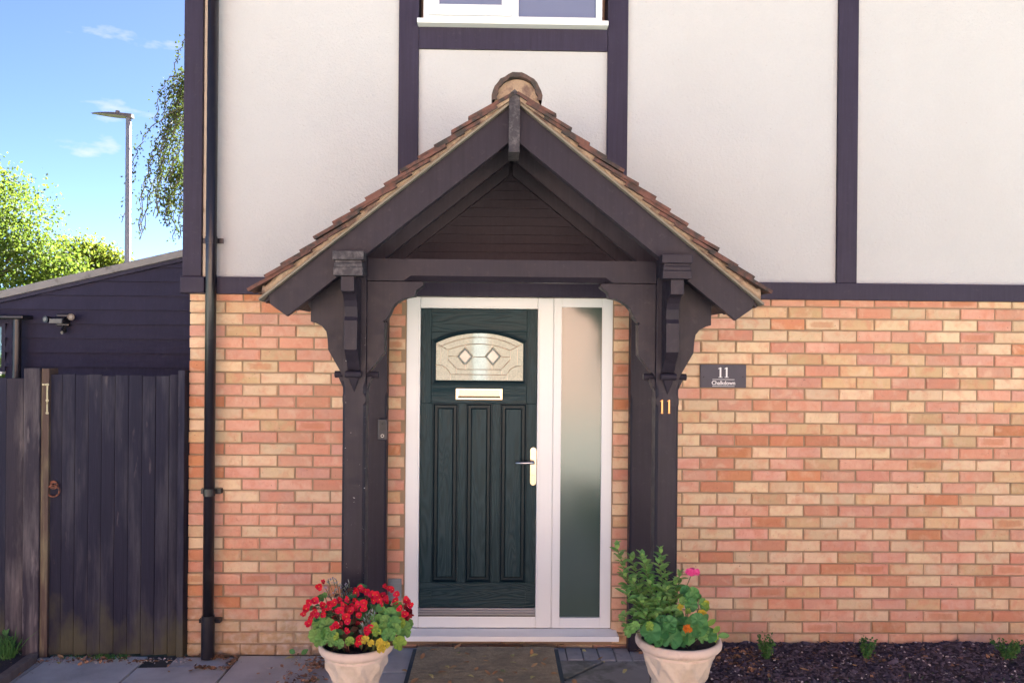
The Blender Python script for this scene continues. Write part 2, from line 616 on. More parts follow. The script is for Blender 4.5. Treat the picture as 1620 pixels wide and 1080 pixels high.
M['rust'] = simple('rusty_iron', (0.20, 0.075, 0.045), 0.7, 0.4, 50, patch=(0.05, 0.045, 0.045), pscale=60, plo=0.5, phi=0.6, metal=0.3, bump=0.4, bscale=120)
M['shed'] = painted_timber('shed_boarding', (0.026, 0.025, 0.052), 0.55)
M['leadroof'] = simple('grey_roof_edge', (0.20, 0.20, 0.205), 0.7, 0.2, 9, patch=(0.10, 0.10, 0.10), pscale=12, bump=0.3, bscale=60)
M['slab'] = simple('concrete_slab', (0.53, 0.545, 0.53), 0.9, 0.2, 4, patch=(0.37, 0.38, 0.37), pscale=3.5, plo=0.45, phi=0.72, bump=0.4, bscale=120, bdist=0.004)
M['paver'] = simple('block_paver', (0.34, 0.35, 0.355), 0.9, 0.25, 12, patch=(0.22, 0.23, 0.215), pscale=9, bump=0.5, bscale=110)
M['slab_green'] = simple('damp_slab', (0.29, 0.30, 0.28), 0.85, 0.2, 6, patch=(0.15, 0.165, 0.14), pscale=5, plo=0.48, phi=0.62, bump=0.4, bscale=120)
M['bedsand'] = simple('joint_grit', (0.075, 0.065, 0.055), 0.95, 0.4, 40, bump=0.7, bscale=120)
M['soil'] = simple('dark_mulch_soil', (0.045, 0.037, 0.048), 0.9, 0.5, 30, patch=(0.055, 0.042, 0.04), pscale=25, bump=1.0, bscale=80, bdist=0.02)
M['chip'] = simple('bark_chip', (0.085, 0.070, 0.092), 0.75, 0.4, 40, bump=0.3, island=0.55)
M['pebble'] = simple('pale_grit', (0.42, 0.39, 0.38), 0.8, 0.3, 60, island=0.4, bump=0.2)
M['deadleaf'] = simple('dead_leaf_litter', (0.25, 0.14, 0.08), 0.75, 0.4, 40, island=0.5, bump=0.2)
M['rubber'] = simple('mat_rubber', (0.055, 0.085, 0.10), 0.75, 0.2, 30, bump=0.3, bscale=180)
M['coir'] = simple('mat_coir', (0.44, 0.38, 0.25), 0.97, 0.45, 90, patch=(0.28, 0.26, 0.18), pscale=10, plo=0.4, phi=0.7, bump=1.0, bscale=320, bdist=0.006)
M['stone'] = simple('cast_stone', (0.66, 0.56, 0.43), 0.9, 0.16, 9, patch=(0.50, 0.41, 0.29), pscale=8, plo=0.48, phi=0.72, bump=0.5, bscale=90, bdist=0.005)
M['stone_rim'] = simple('cast_stone_rim', (0.68, 0.55, 0.44), 0.9, 0.14, 11, patch=(0.54, 0.41, 0.31), pscale=10, bump=0.45, bscale=90, bdist=0.005)
M['slate'] = simple('slate_sign', (0.060, 0.055, 0.075), 0.6, 0.2, 16, bump=0.25, bscale=45)
M['whiteprint'] = simple('white_lettering', (0.82, 0.80, 0.80), 0.6, 0.03, 5, bump=0)
M['screw'] = simple('dark_screw_and_gap_shade', (0.018, 0.016, 0.02), 0.4, 0.1, 5, metal=0.6, bump=0)  # screws, and the painted-in shade of letter slot and threshold gaps
M['plasticblack'] = simple('doorbell_black', (0.018, 0.019, 0.026), 0.3, 0.1, 10, bump=0)
M['plasticgrey'] = simple('doorbell_grey', (0.022, 0.024, 0.036), 0.35, 0.1, 10, bump=0)
M['ventgrey'] = simple('vent_grey', (0.20, 0.235, 0.25), 0.6, 0.12, 12, bump=0.1)
M['lens'] = simple('lamp_lens', (0.17, 0.175, 0.16), 0.3, 0.1, 30, bump=0.1)
M['galv'] = simple('galvanised_column', (0.30, 0.305, 0.33), 0.55, 0.2, 6, bump=0.15, bscale=20)
M['lamphead'] = simple('lamp_head_grey', (0.15, 0.125, 0.115), 0.55, 0.2, 10, bump=0.1)
M['bark'] = simple('tree_bark', (0.12, 0.10, 0.08), 0.9, 0.35, 12, bump=0.8, bscale=25, bdist=0.02)
M['edging'] = stain_wood('edging_timber', (0.16, 0.13, 0.115), (0.24, 0.21, 0.19), lo=0.4, hi=0.7)
M['roof'] = simple('main_roof_tile', (0.17, 0.08, 0.06), 0.85, 0.3, 5, bump=0.5, bscale=20, bdist=0.02)
M['facing_brick'] = simple('neighbour_brick', (0.56, 0.36, 0.27), 0.9, 0.2, 6, bump=0.3, bscale=40)
M['drive'] = simple('pale_block_drive', (0.46, 0.45, 0.375), 0.9, 0.15, 2, bump=0.3, bscale=40)
M['white'] = simple('white_gloss', (0.80, 0.80, 0.79), 0.4, 0.03, 3, bump=0)
M['darkglass'] = glass_front('dark_glass', (0.03, 0.035, 0.04), 0.05, 1.6)


def grass_ground():
    t = NT('grass_ground')
    v = t.pos()
    c = t.mix(t.noise(v, 1.5, 6, 0.7), (0.045, 0.075, 0.022), (0.085, 0.11, 0.035))
    t.base(c)
    t.b.inputs['Roughness'].default_value = 0.95
    t.bump(t.noise(v, 60, 4, 0.7), 0.8, 0.03)
    return t.mat


M['grass'] = grass_ground()
M['tree_leaf'] = leafy('tree_leaf_yellow_green', (0.15, 0.18, 0.045), (0.09, 0.14, 0.035), 0.5, 0.6)
M['tree_leaf2'] = leafy('tree_leaf_turning', (0.20, 0.21, 0.05), (0.13, 0.17, 0.04), 0.5, 0.6)
M['birch_leaf'] = leafy('birch_leaf', (0.055, 0.075, 0.026), (0.085, 0.10, 0.035), 0.4, 0.6)
M['hedge_leaf'] = leafy('hedge_leaf', (0.055, 0.10, 0.020), (0.10, 0.14, 0.025), 0.4)
M['leaf_green'] = leafy('pelargonium_leaf', (0.15, 0.36, 0.11), (0.22, 0.42, 0.12), 0.25)
M['leaf_dark'] = leafy('broad_dark_leaf', (0.065, 0.24, 0.09), (0.13, 0.33, 0.10), 0.2, 0.35)
M['leaf_yellow'] = leafy('yellowed_leaf', (0.72, 0.52, 0.06), (0.60, 0.55, 0.08), 0.25)
M['leaf_lime'] = leafy('lime_leaf', (0.36, 0.50, 0.08), (0.26, 0.44, 0.08), 0.25)
M['leaf_bronze'] = leafy('bronze_leaf', (0.12, 0.055, 0.045), (0.07, 0.12, 0.045), 0.2)
M['leaf_shrub'] = leafy('shrub_leaf', (0.18, 0.42, 0.13), (0.34, 0.56, 0.18), 0.25, 0.32)
M['leaf_grey'] = leafy('grey_green_leaf', (0.22, 0.32, 0.29), (0.34, 0.39, 0.40), 0.2)
M['leaf_box'] = leafy('box_leaf', (0.05, 0.16, 0.05), (0.10, 0.24, 0.06), 0.2)
M['stem'] = simple('green_stem', (0.10, 0.13, 0.045), 0.6, 0.3, 30, bump=0.1)
M['stem_red'] = simple('reddish_stem', (0.15, 0.06, 0.04), 0.6, 0.3, 30, bump=0.1)
M['petal_red'] = leafy('red_petal', (0.74, 0.014, 0.03), (0.68, 0.012, 0.075), 0.25, 0.5, 0.25)
M['petal_dark'] = leafy('faded_red_petal', (0.36, 0.02, 0.035), (0.27, 0.02, 0.03), 0.2)
M['petal_pink'] = leafy('pink_petal', (0.95, 0.13, 0.42), (0.92, 0.08, 0.34), 0.25, 0.5, 0.2)
M['petal_orange'] = leafy('orange_petal', (0.80, 0.25, 0.02), (0.75, 0.18, 0.02), 0.25)
M['stamen'] = simple('yellow_stamens', (0.75, 0.45, 0.06), 0.7, 0.2, 60, bump=0)
M['lilac'] = leafy('lilac_bloom', (0.36, 0.30, 0.52), (0.42, 0.38, 0.52), 0.2)
M['leaf_fallen'] = leafy('fallen_leaf', (0.62, 0.42, 0.22), (0.45, 0.25, 0.13), 0.1, 0.7)
M['leaf_fallen_y'] = leafy('fallen_yellow_leaf', (0.75, 0.66, 0.28), (0.62, 0.60, 0.30), 0.1, 0.7)

# ------------------------------------------------------------------ ground and the places beyond the frame
ground = MB().box(-150, 150, -150, 200, -0.3, -0.03).build('ground', M['grass'])
tag(ground, kind='structure')
drive = MB().box(-30, 30, -21, -3.42, -0.029, -0.012).build('driveway', M['drive'])  # unseen; carried close to the house to bounce light onto the front
tag(drive, kind='structure')

nb = empty('brick_house', (-2, -22, 0), 'tan brick house across the road, mirrored in the door glass', 'house')
MB().box(-16, 14, -30, -22, -0.02, 5.0).build('wall', M['facing_brick'], nb)
MB().prism_x([(-30.4, 4.9), (-21.6, 4.9), (-26, 8.2)], -16.4, 14.4).build('roof', M['roof'], nb)
for x in (-12, -7.5, 4, 9):
    for z in (0.9, 3.3):
        w_ = MB().box(x - 0.9, x + 0.9, -22.0, -21.93, z, z + 1.1).build('window', M['white'], nb)
        MB().box(x - 0.8, x + 0.8, -21.93, -21.915, z + 0.08, z + 1.02).build('pane', M['darkglass'], w_)
MB().box(-0.78, -0.32, -22.0, -21.70, -0.02, 3.0).build('porch_post', M['white'], nb)

# ------------------------------------------------------------------ the house
XL = XX(298, 750, 0)                     # left corner of the brickwork
XR_END = 5.6
HOUSE = empty('house', (0, 0.5, 0), 'mock Tudor house with white rendered upper wall, dark timbers and pink brick below', 'house')
Z_BAND0 = ZZ(1100, 473, 0)
Z_BAND1 = ZZ(1100, 446.5, 0)
D_L, D_R = XX(641, 730, 0), XX(968, 730, 0)
D_TOP = ZZ(805, 470, 0)
D_BOT = ZZ(810, 1009, 0)

# mortar backing with the door opening left free
mw = MB()
mw.box(XL + 0.004, D_L, 0.008, 0.16, -0.2, Z_BAND0 + 0.01)
mw.box(D_R, XR_END, 0.008, 0.16, -0.2, Z_BAND0 + 0.01)
mw.box(D_L, D_R, 0.008, 0.16, -0.2, D_BOT)
mw.box(D_L, D_R, 0.008, 0.16, D_TOP, Z_BAND0 + 0.01)
WALL = mw.build('brick_wall', M['mortar'], HOUSE)

PITCH_Z, BH, PITCH_X, BL = 0.0751, 0.0655, 0.2250, 0.2155
zj = ZZ(1350, 486.2, 0)
xj = XX(1136.7, 495, 0)
brick_mats = M['brick']


def brick_box(mb, x0, x1, z0, z1, y0, ch=0.0035, skew=(0, 0, 0, 0)):
    """a brick with a chamfered, slightly uneven face; 10 faces"""
    b = len(mb.v)
    y1 = 0.06
    s = skew
    k_ = [max(.0015, ch + rng.choice((0, 0, 0, .003, .007)) + rng.uniform(-.001, .001)) for _ in range(8)]
    mb.v += [(x0 + k_[0], y0 + s[0], z0 + k_[1] * .6), (x1 - k_[2], y0 + s[1], z0 + k_[3] * .6), (x1 - k_[4], y0 + s[2], z1 - k_[5] * .6), (x0 + k_[6], y0 + s[3], z1 - k_[7] * .6),
             (x0, y0 + ch, z0), (x1, y0 + ch, z0), (x1, y0 + ch, z1), (x0, y0 + ch, z1),
             (x0, y1, z0), (x1, y1, z0), (x1, y1, z1), (x0, y1, z1)]
    fs = [(0, 1, 2, 3), (4, 5, 1, 0), (5, 6, 2, 1), (6, 7, 3, 2), (7, 4, 0, 3), (8, 9, 5, 4), (9, 10, 6, 5), (10, 11, 7, 6), (11, 8, 4, 7)]
    uvs = [(0.02, 0.05), (0.98, 0.05), (0.98, 0.95), (0.02, 0.95)] + [(0, 0), (1, 0), (1, 1), (0, 1)] * 2
    for q in fs:
        mb.f.append([b + i for i in q]); mb.m.append(0)
    return [[uvs[i] for i in q] for q in fs]


def finish_brick(me, uvl, cols):
    u = me.uv_layers.new(name='UVMap')
    flat = []
    for q in uvl:
        for a in q: flat += list(a)
    u.data.foreach_set('uv', flat)
    at = me.attributes.new('tint', 'FLOAT_COLOR', 'FACE')
    f2 = []
    for c in cols: f2 += list(c)
    at.data.foreach_set('color', f2)


variants = []
for k in range(14):
    mb = MB()
    j = lambda a: rng.uniform(-a, a)
    uvl = brick_box(mb, -BL / 2 + j(.002), BL / 2 + j(.002), -BH / 2 + j(.0015), BH / 2 + j(.0015), 0.0, 0.0035 + rng.uniform(0, .002), (j(.0015), j(.0015), j(.0015), j(.0015)))
    me = mb.mesh('brick', [brick_mats])
    finish_brick(me, uvl, [(1, 1, 1, 1)] * len(mb.f))
    variants.append(me)


def brick_tint():
    r = rng.random()
    if r < 0.32: c = (0.69, 0.385, 0.28)         # pink
    elif r < 0.62: c = (0.74, 0.565, 0.37)       # buff
    elif r < 0.75: c = (0.66, 0.33, 0.225)       # salmon
    elif r < 0.83: c = (0.60, 0.265, 0.14)       # orange red
    else: c = (0.66, 0.46, 0.265)                # tan
    k = rng.uniform(0.78, 1.03)
    kiss = 1.0 if rng.random() < (0.16 if c[1] < 0.33 else 0.03) else 0.0
    return (c[0] * k + rng.uniform(-.012, .012), c[1] * k + rng.uniform(-.012, .012), c[2] * k + rng.uniform(-.012, .012), kiss)


def covers(lo, hi, a, b):
    return max(0.0, min(hi, b) - max(lo, a))


POST_HIDE = [(XX(541, 800, 0), XX(609, 800, 0)), (XX(998, 800, 0), XX(1072, 800, 0))]
X_VIEW = XX(1622, 700, 0)
bricks = []
n_course = 31
for k in range(-1, n_course):
    ztop = zj - k * PITCH_Z - 0.005
    zb = ztop - BH
    zc0, zc1 = zb, ztop
    if zc0 > Z_BAND0: continue
    half = (k % 2) * 0.5
    segs = [(XL, D_L - 0.006, XL - 0.0), (D_R + 0.006, XR_END, xj)]
    if zc1 > D_TOP + 0.03 or zc1 < D_BOT + 0.002:
        segs = [(XL, D_L, XL), (D_L + .001, D_R, XL), (D_R + .001, XR_END, xj)]
    for s0, s1, ph in segs:
        start = ph + (0.5 if (k % 2) else 0.0) * PITCH_X
        n0 = math.floor((s0 - start) / PITCH_X) - 1
        x = start + n0 * PITCH_X
        while x < s1:
            a, b = x + 0.0048, x + PITCH_X - 0.0048
            if s0 == XL: a = x if abs(x - XL) < 1e-6 else a
            a2, b2 = max(a, s0), min(b, s1)
            x += PITCH_X
            if b2 - a2 < 0.028: continue
            zt = min(zc1, Z_BAND0 + 0.012)
            vis = (min(b2, X_VIEW) - a2)
            for h0, h1 in POST_HIDE: vis -= covers(a2, b2, h0, h1)
            if zt < 0.06 and b2 > D_R: vis *= 0.3
            full = (b2 - a2) > BL - 0.012 and zt - zc0 > BH - 0.004
            bricks.append((a2, b2, zc0, zt, full, vis))
full = sorted([q for q in bricks if q[4]], key=lambda q: (-round(q[5], 2), rng.random()))
singles = full[:298]
chosen = set(id(q) for q in singles)
for q in singles:
    o = bpy.data.objects.new('brick', rng.choice(variants))
    COL.objects.link(o)
    o.parent = WALL
    o.location = Vector(((q[0] + q[1]) / 2, rng.uniform(-.004, .003), (q[2] + q[3]) / 2)) - HOUSE.location - WALL.location
    o.rotation_euler = (rng.uniform(-.008, .008), rng.uniform(-.005, .005), rng.uniform(-.004, .004))
    o.color = brick_tint()
mb, uvl, cols = MB(), [], []
for q in bricks:
    if id(q) in chosen: continue
    j = lambda a: rng.uniform(-a, a)
    u = brick_box(mb, q[0] + j(.001), q[1] + j(.001), q[2] + j(.001), q[3], rng.uniform(-.0025, .0015), 0.0035, (j(.0015), j(.0015), j(.0015), j(.0015)))
    uvl += u
    t_ = brick_tint()
    cols += [t_] * len(u)
me = mb.mesh('brick_courses', [brick_mats])
finish_brick(me, uvl, cols)
bo = link('brick_courses', me, WALL)
tag(bo, kind='stuff')

# body of the house behind, and its main roof (throws the shade the front stands in)
MB().box(XL + 0.01, XR_END, 0.162, 7.0, -0.2, 5.05).build('rear_wall', M['facing_brick'], HOUSE)
MB().prism_x([(-0.40, 4.98), (7.4, 4.98), (7.4, 5.12), (3.5, 8.0), (-0.40, 5.12)], XL - 0.25, XR_END + 0.2).build('roof', M['roof'], HOUSE)

# upper wall: render panels between dark timbers
Y_R, Y_T, Y_B = -0.012, -0.034, -0.055
ZTOP = 5.0


def xt(px, py=200): return XX(px, py, Y_T)


post_px = [(629.5, 661), (960.5, 992.5), (1326, 1357.5)]
xs = [(XX(p[0], 225, Y_T), XX(p[1], 225, Y_T)) for p in post_px]
MB().box(XL - 0.045, XR_END, Y_B, 0.012, Z_BAND0, Z_BAND1).build('timber_band', M['timber'], HOUSE, bevel=.004)
cb0, cb1 = XX(291, 220, Y_T), XX(321, 220, Y_T)
MB().box(cb0, cb1, -0.045, 0.16, Z_BAND1 + .001, ZTOP).build('corner_post', M['timber'], HOUSE, bevel=.004)
MB().box(XX(285, 450, -.08), XX(323, 450, -.08), -0.085, Y_B - .001, ZZ(300, 463, -.08), ZZ(300, 437, -.08)).build('corner_block', M['timber'], HOUSE, bevel=.006)
MB().box(cb1 + .001, cb1 + 0.026, -0.020, 0.15, Z_BAND1 + .001, ZTOP).build('edge_trim', M['trim'], HOUSE)
for a, b in xs:
    MB().box(a, b, Y_T, 0.15, Z_BAND1 + .001, ZTOP).build('timber_post', M['timber'], HOUSE, bevel=.003)
z_r0, z_r1 = ZZ(810, 78.5, Y_T), ZZ(810, 44, Y_T)
MB().box(xs[0][1] + .001, xs[1][0] - .001, Y_T + .004, 0.15, z_r0, z_r1).build('timber_rail', M['timber'], HOUSE, bevel=.003)
pan = [(cb1 + .028, xs[0][0] - .001, Z_BAND1 + .001, ZTOP), (xs[0][1] + .001, xs[1][0] - .001, Z_BAND1 + .001, z_r0 - .001),
       (xs[1][1] + .001, xs[2][0] - .001, Z_BAND1 + .001, ZTOP), (xs[2][1] + .001, XR_END, Z_BAND1 + .001, ZTOP)]
for a, b, c, d in pan:
    MB().box(a, b, Y_R, 0.15, c, d).build('render_panel', M['render'], HOUSE)

# upstairs window
zs0, zs1 = ZZ(811, 41, -.07), ZZ(811, 33.5, -.07)
wx0, wx1 = XX(670, 10, -.03), XX(953, 10, -.03)
WIN = MB().box(wx0, wx1, 0.10, 0.14, z_r1 + .01, 4.95).build('window', M['upvc'], HOUSE)
MB().box(XX(660, 37, -.09), XX(962.5, 41, -.09), -0.10, 0.12, zs0, zs1).build('sill', M['upvc'], WIN, bevel=.003)
zf = zs1 + .001
fw = 0.048
xm0, xm1 = XX(808, 10, -.03), XX(821, 10, -.03)
MB().box(wx0, wx1, -0.03, 0.099, zf, zf + 0.045).box(wx0, wx0 + .04, -0.03, .099, zf + .0451, 4.95).box(wx1 - .04, wx1, -0.03, .099, zf + .0451, 4.95).box(xm0, xm1 - .002, -0.03, .099, zf + .0451, 4.95).build('frame', M['upvc'], WIN, bevel=.004)
s0, s1, sz = wx0 + .0405, xm0 - .001, zf + .046
MB().box(s0 - .006, s1 + .004, -0.048, -.0305, sz - .004, sz + .065).box(s0 - .006, s0 + .06, -.048, -.0305, sz + .0651, 4.9).box(s1 - .056, s1 + .004, -.048, -.0305, sz + .0651, 4.9).build('sash', M['upvc'], WIN, bevel=.006)
MB().box(s0 + .058, s1 - .054, -.036, -.02, sz + .05, 4.9).build('pane', M['glass_up'], WIN)
MB().box(xm1 - .001, wx1 - .041, -.012, 0.0, zf + .046, 4.9).build('pane', M['glass_up'], WIN)

# ---- front door set
YF = 0.012                                 # face of the white frame
FR = empty('door_frame', (0, 0, 0), parent=HOUSE)
FR.location = Vector((0, 0, 0)) - HOUSE.location


def px_box(mb, x0, x1, y0, y1, Y, back, mi=0):
    a, b = P(x0, (y0 + y1) / 2, Y), P(x1, (y0 + y1) / 2, Y)
    c, d = P((x0 + x1) / 2, y0, Y), P((x0 + x1) / 2, y1, Y)
    mb.box(a.x, b.x, Y, back, d.z, c.z, mi)
    return a.x, b.x, d.z, c.z


LX0, LX1 = XX(663.5, 730, YF), XX(849, 730, YF)
LZ0, LZ1 = ZZ(755, 961.5, YF), ZZ(755, 488, YF)
MX0 = XX(873.5, 730, YF); MX1 = MX0 + .006
GX0, GX1 = XX(887, 730, YF), XX(951, 730, YF)
GZ0, GZ1 = ZZ(918, 976.5, YF), ZZ(918, 486, YF)
ZB0 = D_BOT + 0.062                        # top of the outer sill
TH0 = ZZ(755, 973, YF)
mb = MB()
mb.box(D_L, LX0, YF, .11, ZB0, D_TOP - .002)
mb.box(LX0 + .0005, LX1 - .0005, YF, .11, LZ1, D_TOP - .002)
mb.box(LX0 + .0005, LX1 - .0005, YF, .11, ZB0, TH0)
mb.box(LX1, MX0 + .002, YF, .11, ZB0, D_TOP - .002)
mb.build('frame', M['upvc'], FR, bevel=.005)
# stepped bead round the door rebate
mb = MB()
bd = .012
mb.box(LX0 - bd, LX0 - .001, YF - .006, YF - .0005, TH0, LZ1 + bd)
mb.box(LX1 + .001, LX1 + bd, YF - .006, YF - .0005, TH0, LZ1 + bd)
mb.box(LX0, LX1, YF - .006, YF - .0005, LZ1 + .001, LZ1 + bd)
mb.build('bead', M['upvc'], FR, bevel=.003)
mb = MB()
mb.box(MX1, GX0, YF, .11, ZB0, D_TOP - .002)
mb.box(GX1, D_R, YF, .11, ZB0, D_TOP - .002)
mb.box(GX0 + .0005, GX1 - .0005, YF, .11, GZ1, D_TOP - .002)
mb.box(GX0 + .0005, GX1 - .0005, YF, .11, ZB0, GZ0)
mb.box(MX0 + .0021, MX1 - .0001, YF + .006, .10, ZB0, D_TOP - .003)
SIDE = mb.build('sidelight_frame', M['upvc'], FR, bevel=.005)
MB().box(GX0 - .004, GX1 + .004, YF + .016, YF + .04, GZ0 - .004, GZ1 + .004).build('sidelight_pane', M['glass_side'], FR)
MB().box(XX(639, 1000, -.05), XX(979, 1000, -.05), -.062, .10, D_BOT, D_BOT + .034).prism_x([(-.058, D_BOT + .0345), (.011, D_BOT + .0345), (.011, ZB0 - .001)], XX(641, 1000, -.05), XX(977, 1000, -.05)).build('sill', M['upvc'], FR, bevel=.003)
mb = MB()
mb.box(LX0 + .001, LX1 - .001, YF - .004, .10, TH0 + .001, TH0 + .016)
mb.box(LX0 + .001, LX1 - .001, YF + .003, .10, TH0 + .0165, TH0 + .030)
mb.box(LX0 + .001, LX1 - .001, YF + .008, .10, TH0 + .0305, LZ0 - .002)
mb.build('threshold', M['steel'], FR, bevel=.002)
MB().box(LX0 + .001, LX1 - .001, YF - .005, YF + .02, TH0 - .004, TH0 + .0005).box(LX0 + .001, LX1 - .001, YF + .0022, YF + .02, TH0 + .0155, TH0 + .0175).build('threshold_gap_shade', M['screw'], FR)  # dark strips standing in for the shaded gap lines of the threshold

# door leaf with three sunk panels, arched light and a low level-grained panel
YD = YF + .018
zp1 = ZZ(757, 638, YD)                      # tops of the sunk panels
zp0 = ZZ(757, 921, YD)
pn = [(XX(683.5, 780, YD), XX(724, 780, YD)), (XX(736.5, 780, YD), XX(777.5, 780, YD)), (XX(790.5, 780, YD), XX(832.5, 780, YD))]
d0, d1 = LX0 + .002, LX1 - .002
mb = MB()
mb.box(d0, pn[0][0], YD, YD + .04, zp0, zp1)
mb.box(pn[0][1], pn[1][0], YD, YD + .04, zp0, zp1)
mb.box(pn[1][1], pn[2][0], YD, YD + .04, zp0, zp1)
mb.box(pn[2][1], d1, YD, YD + .04, zp0, zp1)
za = ZZ(757, 520, YD)
wl, wr_ = XX(683, 565, YD), XX(833, 565, YD)
mb.box(d0, wl - .002, YD, YD + .04, zp1 + .0005, LZ1 - .003)
mb.box(wr_ + .002, d1, YD, YD + .04, zp1 + .0005, LZ1 - .003)
mb.box(wl - .0015, wr_ + .0015, YD, YD + .04, za - .02, LZ1 - .003, 1)
mb.box(wl - .0015, wr_ + .0015, YD, YD + .04, zp1 + .0005, za - .0205, 1)
mb.box(d0, d1, YD, YD + .04, LZ0, zp0 - .0005, 1)
DOOR = mb.build('door', [M['door'], M['door_h']], HOUSE, bevel=.002, seg=1)
tag(DOOR, 'dark wood-grain front door with arched leaded light')


def sunk_panel(a, b, z0, z1):
    m_ = MB()
    y0, yb = YD + .001, YD + .014
    # sloping margin, then flat sunk border, then the raised field
    def ring(i0, ya, i1, yb2, mi):
        A = [(a + i0, ya, z0 + i0), (b - i0, ya, z0 + i0), (b - i0, ya, z1 - i0), (a + i0, ya, z1 - i0)]
        B = [(a + i1, yb2, z0 + i1), (b - i1, yb2, z0 + i1), (b - i1, yb2, z1 - i1), (a + i1, yb2, z1 - i1)]
        m_.add(A + B, [(0, 1, 5, 4), (1, 2, 6, 5), (2, 3, 7, 6), (3, 0, 4, 7)], mi)
    ring(0, y0 - .004, .006, y0 - .005, 1)
    ring(.006, y0 - .005, .014, yb, 1)
    ring(.014, yb, .030, yb, 1)
    ring(.030, yb, .038, y0 + .004, 1)
    i = .038
    m_.add([(a + i, y0 + .004, z0 + i), (b - i, y0 + .004, z0 + i), (b - i, y0 + .004, z1 - i), (a + i, y0 + .004, z1 - i)], [(0, 1, 2, 3)], 0)
    return m_.build('panel', [M['door'], M['door_plain']], DOOR)


for a, b in pn:
    sunk_panel(a, b, zp0, zp1)
zb1, zb0 = ZZ(757, 927, YD), ZZ(757, 957, YD)
for a, b in ((pn[0][0], pn[0][1]), (pn[1][0], pn[1][1]), (pn[2][0], pn[2][1])):
    pass
mb = MB()
mb.box(pn[0][0], pn[2][1], YD - .005, YD - .0005, zb0, zb1)
mb.build('kick_panel', M['door_h'], DOOR, bevel=.003)


def arch_poly(x0, x1, z0, zs, zc, n=20):
    """flat bottom, straight sides to zs, segmental arch rising to zc"""
    w = (x1 - x0) / 2
    h = zc - zs
    r = (w * w + h * h) / (2 * h)
    cx, cz = (x0 + x1) / 2, zc - r
    a0 = math.asin(w / r)
    pts = [(x0, z0), (x1, z0)]
    for i in range(n + 1):
        a = a0 - 2 * a0 * i / n
        pts.append((cx + r * math.sin(a), cz + r * math.cos(a)))
    return pts


def zz(py): return ZZ(757, py, YD)


ox0, ox1 = XX(683, 565, YD), XX(833.5, 565, YD)
ix0, ix1 = XX(690, 565, YD), XX(827.5, 565, YD)
outer = arch_poly(ox0, ox1, zz(608.5), zz(538.5), zz(521))
inner = arch_poly(ix0, ix1, zz(601.5), zz(543), zz(527))
mid = arch_poly((ox0 + ix0) / 2, (ox1 + ix1) / 2, zz(605), zz(540.5), zz(523.7))
m_ = MB()
n = len(outer)
rings = [(outer, YD - .0005), (outer, YD - .010), (mid, YD - .013), (inner, YD - .003), (inner, YD + .006)]
vs = []
for pl, y in rings: vs += [(x, y, z) for x, z in pl]
fs = []
for k in range(len(rings) - 1):
    for i in range(n):
        i2 = (i + 1) % n
        fs.append((k * n + i, k * n + i2, (k + 1) * n + i2, (k + 1) * n + i))
m_.add(vs, fs)
m_.build('window_surround', M['door_plain'], DOOR)
YG = YD - .0015
m_ = MB()
m_.add([(x, YG, z) for x, z in inner], [tuple(range(n))])
m_.build('leaded_pane', M['glass_door'], DOOR)


def came(name, lines, r=.0028, mat='lead'):
    m_ = MB()
    for ln in lines:
        m_.tube([(x, YG - .001, z) for x, z in ln], r, 6)
    return m_.build(name, M[mat], DOOR)


def q(zx, zy):
    """point on the light, from the enlarged photo"""
    px, py = 670 + zx / 7.717, 510 + zy / 7.714
    v = P(px, py, YG)
    return (v.x, v.z)


def arc_line(p0, pm, p1, n=12):
    out = []
    for i in range(n + 1):
        t = i / n
        out.append(tuple((1 - t) ** 2 * a + 2 * t * (1 - t) * (2 * m - (a + b) / 2) + t * t * b for a, m, b in zip(p0, pm, p1)))
    return out


lines = [arc_line(q(190, 300), q(685, 180), q(1150, 300)), arc_line(q(295, 335), q(685, 262), q(1060, 345)),
         [q(165, 262), q(300, 335), q(293, 450), q(400, 560), q(400, 640)], [q(1200, 262), q(1065, 340), q(1062, 450), q(960, 560), q(955, 640)],
         [q(212, 310), q(212, 520)], [q(1148, 318), q(1148, 520)],
         [q(150, 520), q(212, 520)] + arc_line(q(212, 522), q(290, 570), q(328, 640)) + [q(330, 700)],
         [q(1200, 535), q(1130, 535)] + arc_line(q(1130, 537), q(1060, 575), q(1022, 640)) + [q(1020, 705)],
         [q(300, 413), q(405, 413)], [q(950, 420), q(1062, 420)], [q(605, 420), q(752, 420)], [q(512, 270), q(512, 300)], [q(838, 270), q(838, 300)],
         [q(512, 515), q(512, 570)], [q(838, 515), q(838, 575)], [q(400, 572), q(955, 575)], [q(330, 632), q(1020, 640)]]
came('leading', lines)
for cxx in (508, 848):
    cc = [q(cxx, 300), q(cxx + 100, 415), q(cxx, 530), q(cxx - 100, 415)]
    m_ = MB()
    cx_, cz_ = (cc[0][0] + cc[2][0]) / 2, (cc[0][1] + cc[2][1]) / 2
    inn = [(cx_ + (x - cx_) * .68, cz_ + (z - cz_) * .68) for x, z in cc]
    m_.add([(x, YG - .0006, z) for x, z in cc] + [(x, YG - .005, z) for x, z in inn], [(0, 1, 5, 4), (1, 2, 6, 5), (2, 3, 7, 6), (3, 0, 4, 7), (4, 5, 6, 7)])
    m_.build('diamond_bevel', M['glass_bevel'], DOOR)
    came('diamond_leading', [cc + [cc[0]]], .0026)

